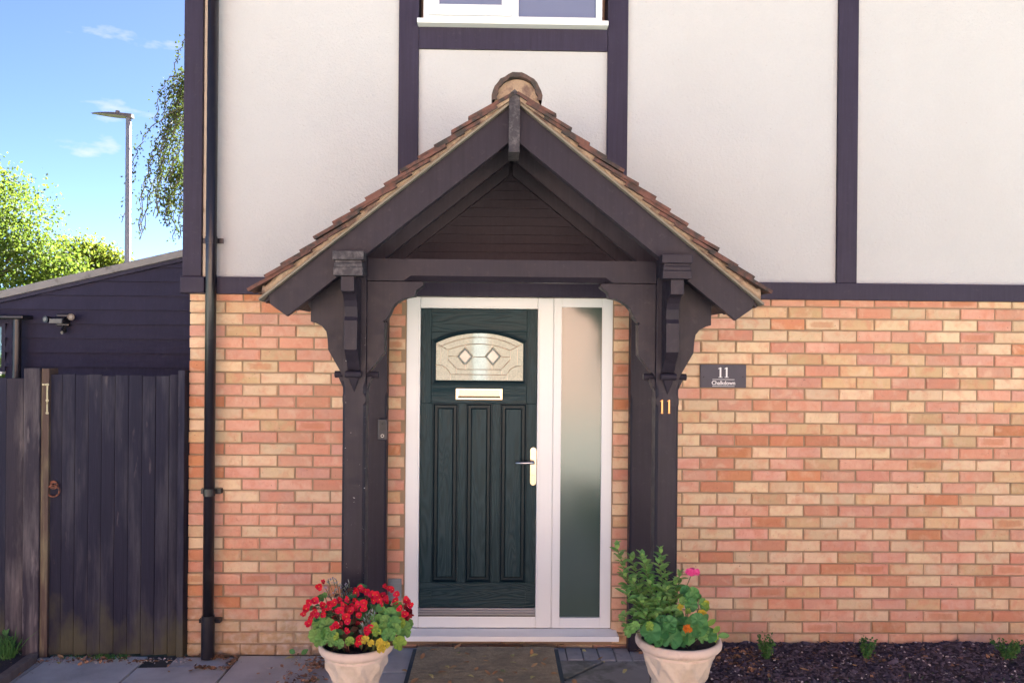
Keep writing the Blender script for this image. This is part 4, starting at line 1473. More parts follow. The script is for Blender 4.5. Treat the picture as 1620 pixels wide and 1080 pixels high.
# security light on the boarding
YL = YS - .09
lc = P(95, 507, YL)
li = empty('security_light', (lc.x, YS - .02, lc.z), 'small black security lamp with a pale lens on the dark boards', 'lamp')
m_ = MB().box(lc.x - .05, lc.x + .05, YS - .06, YS - .0225, lc.z - .045, lc.z + .055)
m_.build('body', M['plasticblack'], li, bevel=.01)
MB().prism_x([(YS - .15, lc.z - .02), (YS - .061, lc.z - .025), (YS - .061, lc.z + .035), (YS - .14, lc.z + .012)], lc.x - .052, lc.x + .052).build('head', M['plasticblack'], li, bevel=.005)
MB().prism_x([(YS - .158, lc.z - .022), (YS - .151, lc.z - .022), (YS - .142, lc.z + .010), (YS - .150, lc.z + .012)], lc.x - .048, lc.x + .046).build('lens', M['lens'], li)
for sx, dz in ((-1, .0), (1, .02)):
    MB().tube([(lc.x + sx * .05, YS - .045, lc.z + dz), (lc.x + sx * .085, YS - .07, lc.z + dz + .02)], .012, 10).tube([(lc.x + sx * .08, YS - .06, lc.z + dz + .01), (lc.x + sx * .098, YS - .12, lc.z + dz + .008)], [.02, .026], 12).build('spot_arm', M['plasticblack'], li)
    MB().tube([(lc.x + sx * .098, YS - .1205, lc.z + dz + .008), (lc.x + sx * .0985, YS - .123, lc.z + dz + .008)], .014, 12).build('spot_lens', M['lens'], li)
MB().tube([(lc.x + .01, YS - .05, lc.z - .04), (lc.x + .02, YS - .075, lc.z - .085)], [.012, .022], 12).build('sensor', M['plasticblack'], li)
MB().tube([(lc.x + .02, YS - .098, lc.z - .092), (lc.x + .02, YS - .102, lc.z - .093)], .012, 12).build('sensor_lens', M['lens'], li)

# ------------------------------------------------------------------ street lamp
YLP = 9.0
b0, b1 = P(201.5, 410, YLP), P(203.5, 186, YLP)
lm = empty('street_lamp', (b0.x, YLP, 0), 'grey street lamp with a flat angled head above the shed roof', 'street lamp')
MB().tube([(b0.x, YLP, -.02), (b0.x, YLP, 1.4), (b0.x + .005, YLP, 1.45), (b1.x, YLP, b1.z)], [.075, .07, .052, .046], 14).build('column', M['galv'], lm, smooth=True)
h0, h1 = P(210, 186, YLP), P(145, 179, YLP)
m_ = MB()
N = 10
for i in range(N + 1):
    t_ = i / N
    x = h0.x + (h1.x - h0.x) * t_
    z = h0.z + (h1.z - h0.z) * t_ - .01
    w_ = .03 + .10 * math.sin(PI * min(1, t_ * .75 + .12)) * (1 - t_ ** 4)
    h_ = .055 * (1 - t_) ** .6 + .008
    m_.v += [(x, YLP - w_, z), (x, YLP + w_, z), (x, YLP + w_ * .7, z + h_), (x, YLP - w_ * .7, z + h_)]
for i in range(N):
    for k in range(4):
        m_.f.append([i * 4 + k, i * 4 + (k + 1) % 4, (i + 1) * 4 + (k + 1) % 4, (i + 1) * 4 + k]); m_.m.append(0)
m_.f += [[0, 1, 2, 3], [N * 4 + 3, N * 4 + 2, N * 4 + 1, N * 4]]; m_.m += [0, 0]
m_.build('head', M['lamphead'], lm)
sn = P(186, 180, YLP)
MB().tube([(sn.x, YLP, sn.z - .02), (sn.x, YLP, sn.z + .05)], .035, 10).build('photocell', M['lamphead'], lm)

# ------------------------------------------------------------------ trees
def leaf_quads(m_, c, size, nrm=None, mi=0):
    n = nrm or Vector((rng.gauss(0, 1), rng.gauss(0, 1), rng.gauss(0, 1)))
    if n.length < 1e-4: n = Vector((0, 0, 1))
    n.normalize()
    a = n.orthogonal().normalized()
    a.rotate(Matrix.Rotation(rng.uniform(0, 2 * PI), 3, n))
    b = n.cross(a)
    l, w = size, size * rng.uniform(.5, .75)
    k = len(m_.v)
    m_.v += [tuple(c - a * l * .5), tuple(c + b * w * .5 + n * l * .1), tuple(c + a * l * .5), tuple(c - b * w * .5 + n * l * .1)]
    m_.f += [[k, k + 1, k + 2], [k, k + 2, k + 3]]
    m_.m += [mi, mi]


def crown(blobs, n, size, leafmat, parent, clump=.22):
    m_ = MB()
    tot = sum(r ** 2 for _, r in blobs)
    for c, r in blobs:
        cnt = int(n * r * r / tot)
        per = 16
        for _ in range(cnt // per):
            d = Vector((rng.gauss(0, 1), rng.gauss(0, 1), rng.gauss(0, 1))).normalized()
            q_ = c + d * r * (rng.random() ** .35) * (1 + .25 * noise.noise(d * 2.3 + c))
            for _ in range(per):
                leaf_quads(m_, q_ + Vector((rng.gauss(0, clump), rng.gauss(0, clump), rng.gauss(0, clump * .7))), size * rng.uniform(.7, 1.3))
    return m_.build('crown', leafmat, parent)


def trunk(parent, base, top, r0_, limbs):
    m_ = MB()
    midp = (Vector(base) + Vector(top)) / 2 + Vector((.1, 0, 0))
    m_.tube([base, midp, top], [r0_, r0_ * .75, r0_ * .45], 10)
    for a in limbs:
        st = Vector(base).lerp(Vector(top), rng.uniform(.4, .9))
        m_.tube([st, st.lerp(Vector(a), .55) + Vector((0, 0, .15)), a], [r0_ * .4, r0_ * .25, r0_ * .08], 7)
    return m_.build('trunk', M['bark'], parent)


YT = 14
def blob(px, py, rpx, Y=YT, dy=0.0):
    c = P(px, py, Y); c.y += dy
    return (c, rpx * (Y - CAM_Y) / F_PX)


t1 = empty('broadleaf_tree', (P(-70, 500, YT).x, YT, 0), 'bushy yellow-green tree rising at the left edge behind the lean-to', 'tree')
bl = [blob(-120, 330, 120), blob(-40, 345, 95, dy=.6), blob(-5, 330, 55, dy=-.3), blob(30, 395, 62), blob(62, 430, 55, dy=.5), blob(75, 405, 30, dy=-.4), blob(20, 450, 70), blob(-90, 470, 110), blob(105, 440, 38)]
trunk(t1, (P(-70, 500, YT).x, YT, -.03), tuple(P(-60, 340, YT)), .2, [tuple(c) for c, r in bl[:6]])
crown(bl, 26000, .095, M['tree_leaf'], t1, .19)
t2 = empty('young_tree', (P(135, 500, YT + 2).x, YT + 2, 0), 'low tree with yellowing leaves beside the lamp column', 'tree')
bl = [blob(125, 415, 42, YT + 2), blob(160, 415, 30, YT + 2), blob(185, 420, 18, YT + 2), blob(95, 430, 30, YT + 2), blob(155, 432, 34, YT + 2, .3), blob(140, 398, 20, YT + 2), blob(178, 428, 20, YT + 2), blob(130, 470, 50, YT + 2), blob(165, 392, 7, YT + 2), blob(112, 398, 14, YT + 2), blob(188, 412, 9, YT + 2)]
trunk(t2, (P(135, 500, YT + 2).x, YT + 2, -.03), tuple(P(135, 420, YT + 2)), .1, [tuple(c) for c, r in bl[:4]])
crown(bl, 11000, .09, M['tree_leaf2'], t2, .15)

# weeping birch: its crown stands behind the house, the hanging twigs show beside the corner post
YW = 11.0
bx = P(330, 500, YW).x
t3 = empty('weeping_birch', (bx, YW, 0), 'weeping birch hanging thin leafy strands beside the house corner', 'tree')
m_tw, m_lf = MB(), MB()
strands = []
def hang(pts, n, spread, per, size):
    for _ in range(n):
        o = Vector((rng.gauss(0, spread), rng.gauss(0, .35), rng.gauss(0, .12)))
        pp = [P(x, y, YW) + o * (1 if i else .6) + Vector((rng.gauss(0, .05), 0, 0)) for i, (x, y) in enumerate(pts)]
        cut = rng.uniform(.86, 1.0)
        dense = []
        for i in range(len(pp) - 1):
            for k in range(8): dense.append(pp[i].lerp(pp[i + 1], k / 8) + Vector((.03 * math.sin(k * 1.7 + i), 0, 0)))
        dense = dense[:max(4, int(len(dense) * cut))]
        m_tw.tube(dense, .009, 4, caps=False)
        for q_ in range(per):
            i = rng.randrange(len(dense) - 1)
            p_ = dense[i].lerp(dense[i + 1], rng.random()) + Vector((rng.gauss(0, .06), rng.gauss(0, .06), rng.gauss(0, .04)))
            leaf_quads(m_lf, p_, rng.uniform(.045, .075), Vector((rng.gauss(0, 1), rng.gauss(0, 1), rng.gauss(0, .35))))
hang([(300, 60), (288, 95), (288, 150)], 2, .04, 50, .07)
hang([(300, 120), (284, 136), (273, 160), (266, 215)], 5, .05, 80, .07)
hang([(300, 130), (287, 145), (284, 185), (275, 212)], 5, .05, 85, .07)
hang([(300, 150), (272, 185), (258, 235), (251, 300), (243, 375)], 6, .05, 130, .07)
hang([(300, 180), (256, 225), (238, 262), (231, 310), (217, 398)], 5, .05, 120, .07)
hang([(300, 210), (278, 222), (262, 250), (254, 295)], 2, .05, 80, .07)
hang([(305, 190), (288, 215), (284, 260), (283, 310)], 5, .05, 100, .07)
hang([(305, 270), (286, 290), (281, 330), (278, 398)], 7, .06, 220, .07)
for cx_, cy_, r_ in ((430, -60, 75), (470, 60, 100), (440, 180, 80), (560, 120, 90), (520, 300, 90)):   # the body of the crown, behind the house
    c_ = P(cx_, cy_, YW + .5)
    rr_ = r_ * (YW + .5 - CAM_Y) / F_PX
    for _ in range(46):
        d_ = Vector((rng.gauss(0, 1), rng.gauss(0, 1), rng.gauss(0, 1))).normalized()
        o_ = c_ + d_ * rr_ * rng.random() ** .4
        for q_ in range(22):
            leaf_quads(m_lf, o_ + Vector((rng.gauss(0, .10), rng.gauss(0, .10), -abs(rng.gauss(0, .35)))), rng.uniform(.05, .085))
m_ = MB()
m_.tube([(bx + 1.2, YW, -.03), (bx + 1.25, YW, 2.5), (bx + 1.1, YW, 5.5), (bx + 1.3, YW, 9.0)], [.19, .16, .12, .05], 10)
for px_, py_ in ((300, 60), (300, 120), (300, 150), (300, 200), (305, 260)):
    e_ = P(px_, py_, YW)
    m_.tube([(bx + 1.15, YW, e_.z - .3), (bx + .6, YW, e_.z + .35), tuple(e_)], [.06, .04, .012], 7)
m_.build('trunk', M['bark'], t3)
m_tw.build('twigs', M['bark'], t3)
m_lf.build('crown', M['birch_leaf'], t3)

# hedge seen through the lean-to window
YH = 7.0
hg = empty('hedge', (P(0, 560, YH).x, YH, 0), 'sunlit green hedge seen through the lean-to window', 'hedge')
m_ = MB()
hx0, hx1 = P(-160, 560, YH).x, P(60, 560, YH).x
for _ in range(7000):
    p_ = Vector((rng.uniform(hx0, hx1), YH + rng.gauss(0, .28), rng.uniform(0, 2.75) + rng.gauss(0, .06)))
    leaf_quads(m_, p_, rng.uniform(.07, .12))
m_.build('foliage', M['hedge_leaf'], hg)
m_ = MB()
for k in range(8):
    x = hx0 + (hx1 - hx0) * (k + .5) / 8
    m_.tube([(x, YH, -.03), (x + .05, YH, 1.0), (x - .05, YH, 1.9)], [.03, .02, .008], 6)
m_.build('stems', M['bark'], hg)

# ------------------------------------------------------------------ paving, bed and mat
ZP = 0.06                                   # level of the paving by the door
pv = empty('paving', (0, -1, 0))
tag(pv, kind='structure')
MB().box(-4.6, -.95, -3.4, -.001, -.028, -.012).build('joint_bed', M['bedsand'], pv)
MB().box(-.949, 1.06, -3.4, -.001, -.028, ZP - .018).build('joint_bed', M['bedsand'], pv)


def slab(poly, z1, mat, th=.045, tilt=0.0):
    cx_ = sum(p_[0] for p_ in poly) / len(poly); cy_ = sum(p_[1] for p_ in poly) / len(poly)
    poly = [(cx_ + (x - cx_) * (1 - .008), cy_ + (y - cy_) * (1 - .008)) for x, y in poly]
    o = MB().prism_z(poly, z1 - th, z1).build('slab', mat, pv, bevel=.005)
    return o


def gp2(px, py, z): v = G(px, py, z); return (v.x, v.y)


xcols = [-4.0, -3.40, -2.79, -2.175, -1.615, -.96]
yrow = [-.035, -.70, -1.31, -1.92, -2.53, -3.14]
for i in range(len(xcols) - 1):
    for j in range(len(yrow) - 1):
        a, b = xcols[i] + .004, xcols[i + 1] - .004
        y1, y0 = yrow[j] - .004, yrow[j + 1] + .004
        dz = rng.uniform(-.004, .003)
        if i == 3 and j == 0:
            slab([(a, y0), (b, y0), (b, -.19), (a, -.22)], dz, M['slab'])
            slab([(a + .17, -.20), (b, -.178), (b, y1), (a + .17, y1)], dz - .004, M['slab'])
            continue
        if i == 4 and j == 0: y1 = -.02
        slab([(a, y0), (b, y0), (b, y1), (a, y1)], dz, M['slab'])
# raised pieces by the door
mL, mR = G(657, 1015, ZP).x, G(880, 1015, ZP).x
slab([(-.95, -1.0), (mL - .34, -1.0), (mL - .34, -.03), (-.95, -.03)], ZP - .01, M['slab'])
slab([(mL - .335, -.42), (mL + .1, -.42), (mL + .1, -.03), (mL - .335, -.03)], ZP - .004, M['slab'])
slab([(mL - .335, -1.0), (mL + .1, -1.0), (mL + .1, -.43), (mL - .335, -.43)], ZP - .006, M['slab'])
slab([(mL + .105, -1.0), (mR - .06, -1.0), (mR - .06, -.03), (mL + .105, -.03)], ZP - .006, M['slab'])
slab([(-.95, -3.1), (1.05, -3.1), (1.05, -1.01), (-.95, -1.01)], ZP - .006, M['slab'])
x = mR - .05
row_y = G(950, 1043.5, ZP).y
while x < 1.02:
    w_ = .098
    MB().box(x + .002, x + w_ - .002, row_y + .004, -.035, ZP - .045, ZP + rng.uniform(-.003, .003)).build('paver', M['paver'], pv, bevel=.004)
    x += w_ + rng.uniform(0, .003)
A, B_, C_, D_ = gp2(899, 1071, ZP), gp2(957, 1045, ZP), gp2(977, 1044.5, ZP), gp2(1030, 1062, ZP)
slab([(mR - .05, row_y - .004), (B_[0] - .006, row_y - .004), (A[0], A[1] + .004), (mR - .05, A[1] + .02)], ZP - .001, M['slab_green'])
slab([(A[0] + .004, A[1] - .008), (B_[0] + .006, row_y - .006), (C_[0], row_y - .006), (D_[0] + .2, D_[1] - .09), (D_[0] + .2, -1.0), (A[0] - .1, -1.0), (mR - .05, A[1] - .08)], ZP - .004, M['slab_green'])
slab([(C_[0] + .02, row_y - .006), (1.05, row_y - .006), (1.05, D_[1] - .12), (D_[0] + .02, D_[1] - .012)], ZP - .002, M['slab_green'])

# timber edging and planted corner at the far left
e0, e1 = G(8, 1075, .03), G(60, 1037, .03)
dr = (e1 - e0).normalized(); nn = Vector((-dr.y, dr.x, 0))
st = e0 - dr * .5
eg = MB().prism_z([tuple((st + nn * .0)[:2]), tuple((e1)[:2]), tuple((e1 + nn * .055)[:2]), tuple((st + nn * .055)[:2])], -.03, .05).build('border_edging', M['edging'], bevel=.008)
tag(eg, 'weathered timber edging board along the corner bed', 'edging')
bd_ = MB().prism_z([tuple((st + nn * .056)[:2]), tuple((e1 + nn * .056)[:2]), (e1.x - .02, -.04), (-4.6, -.04), (-4.6, st.y)], -.025, .02).build('corner_bed', M['soil'])
tag(bd_, kind='structure')

# mulch bed along the right wall
bed_x0 = 1.07
m_ = MB()
nx, ny = 150, 44
for j in range(ny + 1):
    for i in range(nx + 1):
        x = bed_x0 + (XR_END - bed_x0) * i / nx
        y = -.002 - 1.35 * j / ny
        h = .082 * min(1, (x - bed_x0) / .12 + .25) * (1 - .5 * max(0, (-y - .5)) / .8)
        z = h + .012 * noise.noise((x * 9, y * 9, 0)) + .008 * noise.noise((x * 30, y * 30, 3)) + .02 * noise.noise((x * 2.5, y * 3, 9))
        m_.v.append((x, y, z))
for j in range(ny):
    for i in range(nx):
        k = j * (nx + 1) + i
        m_.f.append([k, k + nx + 1, k + nx + 2, k + 1]); m_.m.append(0)
mul = m_.build('mulch_bed', M['soil'], smooth=True)
tag(mul, kind='structure')


def bed_z(x, y):
    h = .082 * min(1, (x - bed_x0) / .12 + .25) * (1 - .5 * max(0, (-y - .5)) / .8)
    return h + .012 * noise.noise((x * 9, y * 9, 0)) + .008 * noise.noise((x * 30, y * 30, 3)) + .02 * noise.noise((x * 2.5, y * 3, 9))


def shard(m_, c, l, w, t, mi=0):
    q_ = Matrix.Rotation(rng.uniform(0, 2 * PI), 3, 'Z') @ Matrix.Rotation(rng.gauss(0, .35), 3, 'X') @ Matrix.Rotation(rng.gauss(0, .35), 3, 'Y')
    k = len(m_.v)
    pts = [(-l, -w, 0), (l * .8, -w * .9, 0), (l, w * .7, 0), (-l * .7, w, 0), (-l * .7, -w * .6, t), (l * .7, -w * .5, t), (l * .7, w * .5, t), (-l * .5, w * .7, t)]
    for p_ in pts:
        v_ = q_ @ Vector(p_)
        m_.v.append((c[0] + v_.x, c[1] + v_.y, c[2] + v_.z))
    for f_ in ((4, 5, 6, 7), (0, 1, 5, 4), (1, 2, 6, 5), (2, 3, 7, 6), (3, 0, 4, 7), (3, 2, 1, 0)):
        m_.f.append([k + i for i in f_]); m_.m.append(mi)


m_ = MB()
for _ in range(8500):
    x, y = rng.uniform(bed_x0 + .02, 3.75), -rng.random() ** 1.1 * .95 - .004
    big = 1.0 if rng.random() < .9 else rng.uniform(1.5, 2.4)
    shard(m_, (x, y, bed_z(x, y)), big * rng.uniform(.005, .02), big * rng.uniform(.003, .009), rng.uniform(.002, .007))
tag(m_.build('bark_mulch', M['chip']), kind='stuff')
m_ = MB()
for _ in range(420):
    x, y = rng.uniform(bed_x0 + .02, 3.75), -rng.random() * .9 - .01
    s_ = rng.uniform(.003, .008)
    shard(m_, (x, y, bed_z(x, y) + .004), s_, s_ * .8, s_ * .8)
for _ in range(200):      # crumbs of plaster along the foot of the gate
    x = rng.uniform(XX(60, 1040, -.1), XX(300, 1040, -.1)); y = -.07 - abs(rng.gauss(0, .05)) - .05 * max(0, -1.9 - x - .6)
    s_ = rng.uniform(.002, .006)
    shard(m_, (x, y, .002), s_, s_ * .8, s_ * .7)
for _ in range(60):
    x = rng.uniform(-3.0, -1.0); y = -rng.uniform(.1, .8)
    s_ = rng.uniform(.002, .005)
    shard(m_, (x, y, .001), s_, s_ * .8, s_ * .7)
tag(m_.build('pale_grit', M['pebble']), kind='stuff')


def leaf_litter_into(m_, c, size):
    leaf_quads(m_, Vector(c), size, Vector((rng.gauss(0, .5), rng.gauss(0, .5), 1)))


m_ = MB()
for cx_, cy_, n_, sx, sy, zf2 in ((1.50, -.33, 110, .10, .10, None), (1.47, -.2, 60, .14, .06, None), (2.33, -.3, 40, .07, .08, None), (-1.05, -.20, 130, .09, .06, .02), (-1.12, -.52, 150, .09, .16, .004),
                                  (-1.75, -.07, 60, .07, .02, .002), (-2.45, -.12, 90, .22, .03, .002), (-1.72, -.24, 40, .05, .015, .002), (-2.95, -.20, 80, .06, .10, .002), (-1.62, -.15, 40, .015, .07, .001), (.98, -.12, 30, .05, .04, ZP), (2.0, -.1, 30, .4, .04, None), (3.0, -.25, 60, .5, .15, None)):
    for _ in range(n_):
        x, y = rng.gauss(cx_, sx), min(-.012, rng.gauss(cy_, sy))
        z = bed_z(x, y) + .004 if (zf2 is None and x > bed_x0) else (zf2 or .06) + rng.uniform(.002, .014)
        leaf_litter_into(m_, (x, y, z), rng.uniform(.018, .042))
tag(m_.build('leaf_litter', M['deadleaf']), kind='stuff')

# doormat
mx0, mx1 = mL + .0, mR - .0
my1, my0 = -.085, -.735
dm = empty('doormat', ((mx0 + mx1) / 2, (my0 + my1) / 2, ZP), 'brown ribbed coir doormat with dark rubber edges, strewn with leaves', 'doormat')
MB().box(mx0, mx1, my0, my1, ZP + .001, ZP + .009).build('rubber_base', M['rubber'], dm, bevel=.003)
m_ = MB()
ys = my0 + .036
xa2, xb2 = mx0 + .028, mx1 - .028
NN = 42
pr = []
while ys < my1 - .012:
    pr.append((ys, ZP + .0095)); pr.append((ys + .003, ZP + .021)); pr.append((ys + .011, ZP + .022)); pr.append((ys + .0145, ZP + .0095)); pr.append((ys + .020, ZP + .0095))
    ys += .0215
nseg = 60
for i in range(nseg + 1):
    x = xa2 + (xb2 - xa2) * i / nseg
    for y, z in pr:
        m_.v.append((x, y + .002 * noise.noise((x * 22, y * 30, 1)), z + .003 * noise.noise((x * 60, y * 60, 5)) + .0025 * noise.noise((x * 7, y * 7, 8))))
npf = len(pr)
for i in range(nseg):
    for k in range(npf - 1):
        m_.f.append([i * npf + k, (i + 1) * npf + k, (i + 1) * npf + k + 1, i * npf + k + 1]); m_.m.append(0)
for s_ in (0, nseg):
    pass
m_.build('coir_ribs', M['coir'], dm)

# ------------------------------------------------------------------ leaf and flower shapes (shared meshes)
def oval_leaf(name, l, w, mat, fold=.25, curl=.2, n=4):
    m_ = MB()
    for i in range(n + 1):
        t_ = i / n
        ww = w * math.sin(PI * (t_ * .92 + .04)) ** .8 * (1.12 - .3 * t_)
        y = l * t_
        z = -curl * l * t_ * t_
        m_.v += [(-ww / 2, y, z + fold * ww / 2), (0, y, z), (ww / 2, y, z + fold * ww / 2)]
    for i in range(n):
        k = i * 3
        m_.f += [[k, k + 1, k + 4, k + 3], [k + 1, k + 2, k + 5, k + 4]]; m_.m += [0, 0]
    return m_.mesh(name, [mat], True)


def round_leaf(name, r, mat, lobes=7, depth=.10, cup=.18, seg=28):
    m_ = MB()
    m_.v.append((0, 0, 0))
    for ring_ in (.55, 1.0):
        for k in range(seg):
            a = 2 * PI * k / seg
            notch = 1 - .55 * math.exp(-((a - PI * 1.5) / .22) ** 2)
            rr = r * ring_ * (1 + (depth * math.cos(a * lobes) if ring_ == 1.0 else depth * .3 * math.cos(a * lobes))) * (notch if ring_ == 1.0 else 1 - .35 * (1 - notch))
            z = cup * r * ring_ ** 2 + (.15 * r * math.sin(a * lobes) if ring_ == 1 else .10 * r * math.sin(a * lobes))
            m_.v.append((rr * math.cos(a), rr * math.sin(a), z))
    for k in range(seg):
        k2 = (k + 1) % seg
        m_.f.append([0, 1 + k, 1 + k2]); m_.m.append(0)
        m_.f.append([1 + k, 1 + seg + k, 1 + seg + k2, 1 + k2]); m_.m.append(0)
    return m_.mesh(name, [mat], True)


def flower_mesh(name, r, petals, mat, centre=True, cup=.35, wide=1.0):
    m_ = MB()
    for k in range(petals):
        a = 2 * PI * k / petals + rng.uniform(-.15, .15)
        big = r * (1 if k % 2 == 0 else .82)
        d = Vector((math.cos(a), math.sin(a), 0)); s_ = Vector((-math.sin(a), math.cos(a), 0))
        pts = [Vector((0, 0, 0)), d * big * .5 + s_ * big * .42 * wide, d * big * .95 + s_ * big * .28 * wide, d * big, d * big * .95 - s_ * big * .28 * wide, d * big * .5 - s_ * big * .42 * wide]
        b = len(m_.v)
        for p_ in pts:
            rr = p_.length / r
            m_.v.append((p_.x, p_.y, cup * r * rr * rr + rng.uniform(-.04, .04) * r))
        m_.f += [[b, b + 5, b + 4, b + 3], [b, b + 3, b + 2, b + 1]]; m_.m += [0, 0]
    if centre:
        b = len(m_.v)
        cr = r * .13
        m_.v.append((0, 0, cr * 1.5))
        for k in range(7):
            a = 2 * PI * k / 7
            m_.v.append((cr * math.cos(a), cr * math.sin(a), cr * .4))
        for k in range(7):
            m_.f.append([b, b + 1 + k, b + 1 + (k + 1) % 7]); m_.m.append(1)
    return m_.mesh(name, [mat, M['stamen']], False)


LEAF = {
    'pel': [round_leaf('leaf', .030, M['leaf_green'], 9, .045, .3), round_leaf('leaf', .034, M['leaf_green'], 8, .055, .45)],
    'pel_y': [round_leaf('leaf', .028, M['leaf_yellow'], 7, .06, .45)],
    'pel_l': [round_leaf('leaf', .030, M['leaf_lime'], 8, .05, .4)],
    'nast': [round_leaf('leaf', .042, M['leaf_dark'], 6, .03, .2), round_leaf('leaf', .05, M['leaf_dark'], 5, .03, .35)],
    'bronze': [oval_leaf('leaf', .040, .030, M['leaf_bronze'], .3, .3)],
    'dark': [oval_leaf('leaf', .045, .034, M['leaf_dark'], .3, .3)],
    'shrub': [oval_leaf('leaf', .036, .019, M['leaf_shrub'], .35, .22), oval_leaf('leaf', .042, .023, M['leaf_shrub'], .3, .3)],
    'grey': [oval_leaf('leaf', .026, .006, M['leaf_grey'], .2, .15, 2)],
    'point': [oval_leaf('leaf', .085, .036, M['leaf_lime'], .3, .35, 5), oval_leaf('leaf', .08, .04, M['leaf_green'], .3, .35, 5)],
    'fall': [oval_leaf('fallen_leaf', .046, .024, M['leaf_fallen'], .35, .2), oval_leaf('fallen_leaf', .040, .024, M['leaf_fallen'], .35, -.3), oval_leaf('fallen_leaf', .046, .022, M['leaf_fallen_y'], .3, .2)],
}
RED = [flower_mesh('flower', .0195, 5, M['petal_red'], True, .5, 1.35) for _ in range(3)] + [flower_mesh('flower', .016, 5, M['petal_red'], True, .5, 1.1)]
RED_D = [flower_mesh('flower', .017, 5, M['petal_dark'], False, .8)]
PINK = [flower_mesh('floret', .0145, 5, M['petal_pink'], False, .3, 1.2)]

# ------------------------------------------------------------------ planters
def pot(name, c, R_rim, z_rim, label, seed):
    o = empty(name, c, label, 'plant pot')
    H = z_rim
    r_ = R_rim
    ph = seed

    def mod(rr, z, a):
        t_ = z / H
        if .52 < t_ < .885:
            k = math.sin((t_ - .52) / .365 * PI)
            sw = math.sin(a * 9 + t_ * 16 + ph)
            leaf = math.sin(a * 9 - t_ * 10 + ph * 2)
            return rr + k * (.013 * max(0, sw) ** 1.5 + .008 * max(0, leaf) ** 2)
        return rr
    prof = [(.62, .0), (.66, .01), (.66, .06), (.60, .075), (.50, .12), (.46, .20), (.47, .30), (.52, .38), (.60, .43), (.625, .45), (.63, .47), (.62, .50), (.60, .51)]
    prof += [(.60 + .26 * ((k + 1) / 22) ** 1.25, .51 + .365 * (k + 1) / 22) for k in range(22)]
    prof += [(.88, .885), (.905, .895)]
    m_ = MB().lathe([(a * r_, b * H) for a, b in prof], c, 96, 0, mod)
    m_.build('bowl', M['stone'], o, smooth=True)
    rim = [(.90, .893), (.965, .905), (1.0, .93), (1.005, .955), (.985, .985), (.955, 1.0), (.91, 1.0), (.88, .985), (.87, .93), (.86, .85)]
    MB().lathe([(a * r_, b * H) for a, b in rim], c, 96).build('rim', M['stone_rim'], o, smooth=True)
    m_ = MB()
    for k in range(32):
        a = 2 * PI * k / 32
        m_.v.append((c[0] + .88 * r_ * math.cos(a), c[1] + .88 * r_ * math.sin(a), c[2] + .94 * H))
    m_.f.append(list(range(32))); m_.m.append(0)
    m_.build('soil', M['soil'], o)
    return o


YPL = -1.13
lp_ = P(564, 1014, YPL)
PL_R, PL_Z = .184, lp_.z - ZP
pot('stone_planter', (lp_.x, YPL, ZP), PL_R, PL_Z, 'pale stone planter with swirled relief, holding red flowers', 1.0)
rp_ = P(1073, 1006, YPL)
PR_R, PR_Z = .214, rp_.z - ZP
pot('stone_planter', (rp_.x, YPL, ZP), PR_R, PR_Z, 'wide pale stone planter holding a leafy green shrub', 2.3)


def facing(p, c, spread=.5, up=.5):
    d = (Vector(p) - Vector(c))
    d.z += .05
    d.normalize()
    d += Vector((rng.gauss(0, spread), rng.gauss(0, spread), rng.gauss(0, spread) + up)) + Vector((0, -.5, 0))
    return d.normalized()


LPC = Vector((lp_.x, YPL, lp_.z - .02))

# red begonia filling the left planter
bg = empty('red_begonia', tuple(LPC), 'red begonia covered in small yellow-eyed flowers in the left planter', 'flower')
m_ = MB()
for k in range(46):
    a = rng.uniform(0, 2 * PI); rr = rng.uniform(.03, .25); h = .30 - rr * .55 + rng.uniform(-.06, .02)
    e_ = LPC + Vector((rr * math.cos(a), rr * .62 * math.sin(a), h))
    s_ = LPC + Vector((.4 * rr * math.cos(a), .4 * rr * math.sin(a), 0))
    m_.tube([s_, s_.lerp(e_, .5) + Vector((0, 0, .03)), e_], .0025, 5, caps=False)
m_.build('stems', M['stem_red'], bg)
for k in range(285):
    a = rng.uniform(0, 2 * PI); rr = .245 * math.sqrt(rng.random()); h = rng.uniform(.02, .30 - rr * .45)
    p_ = LPC + Vector((rr * math.cos(a), rr * .65 * math.sin(a), h))
    put('leaf', rng.choice(LEAF['bronze'] if rng.random() < .6 else LEAF['dark']), bg, frame_to(p_, facing(p_, LPC), scale=rng.uniform(.7, 1.25), spin=rng.uniform(-1.5, 1.5)))
red_px = [(490, 953), (511, 921), (505, 927), (498, 951), (485, 962), (481, 970), (511, 956), (500, 968), (492, 976), (488, 985), (491, 979), (502, 973), (523, 955), (530, 953), (520, 960), (538, 950), (543, 957), (551, 948), (544, 955), (556, 958),
          (562, 948), (567, 955), (575, 952), (578, 961), (569, 973), (548, 975), (531, 988), (528, 992), (551, 982), (562, 932), (569, 930), (574, 934), (563, 937), (590, 941), (597, 940), (604, 942), (610, 946), (592, 950), (611, 926), (616, 929), (622, 932), (628, 939), (625, 949),
          (612, 951), (606, 955), (646, 951), (650, 957), (643, 948), (640, 970), (582, 1000), (580, 996), (585, 992), (567, 1013), (570, 1008), (565, 1018), (540, 965), (515, 965), (555, 965), (533, 965), (548, 998), (600, 948), (634, 962)]
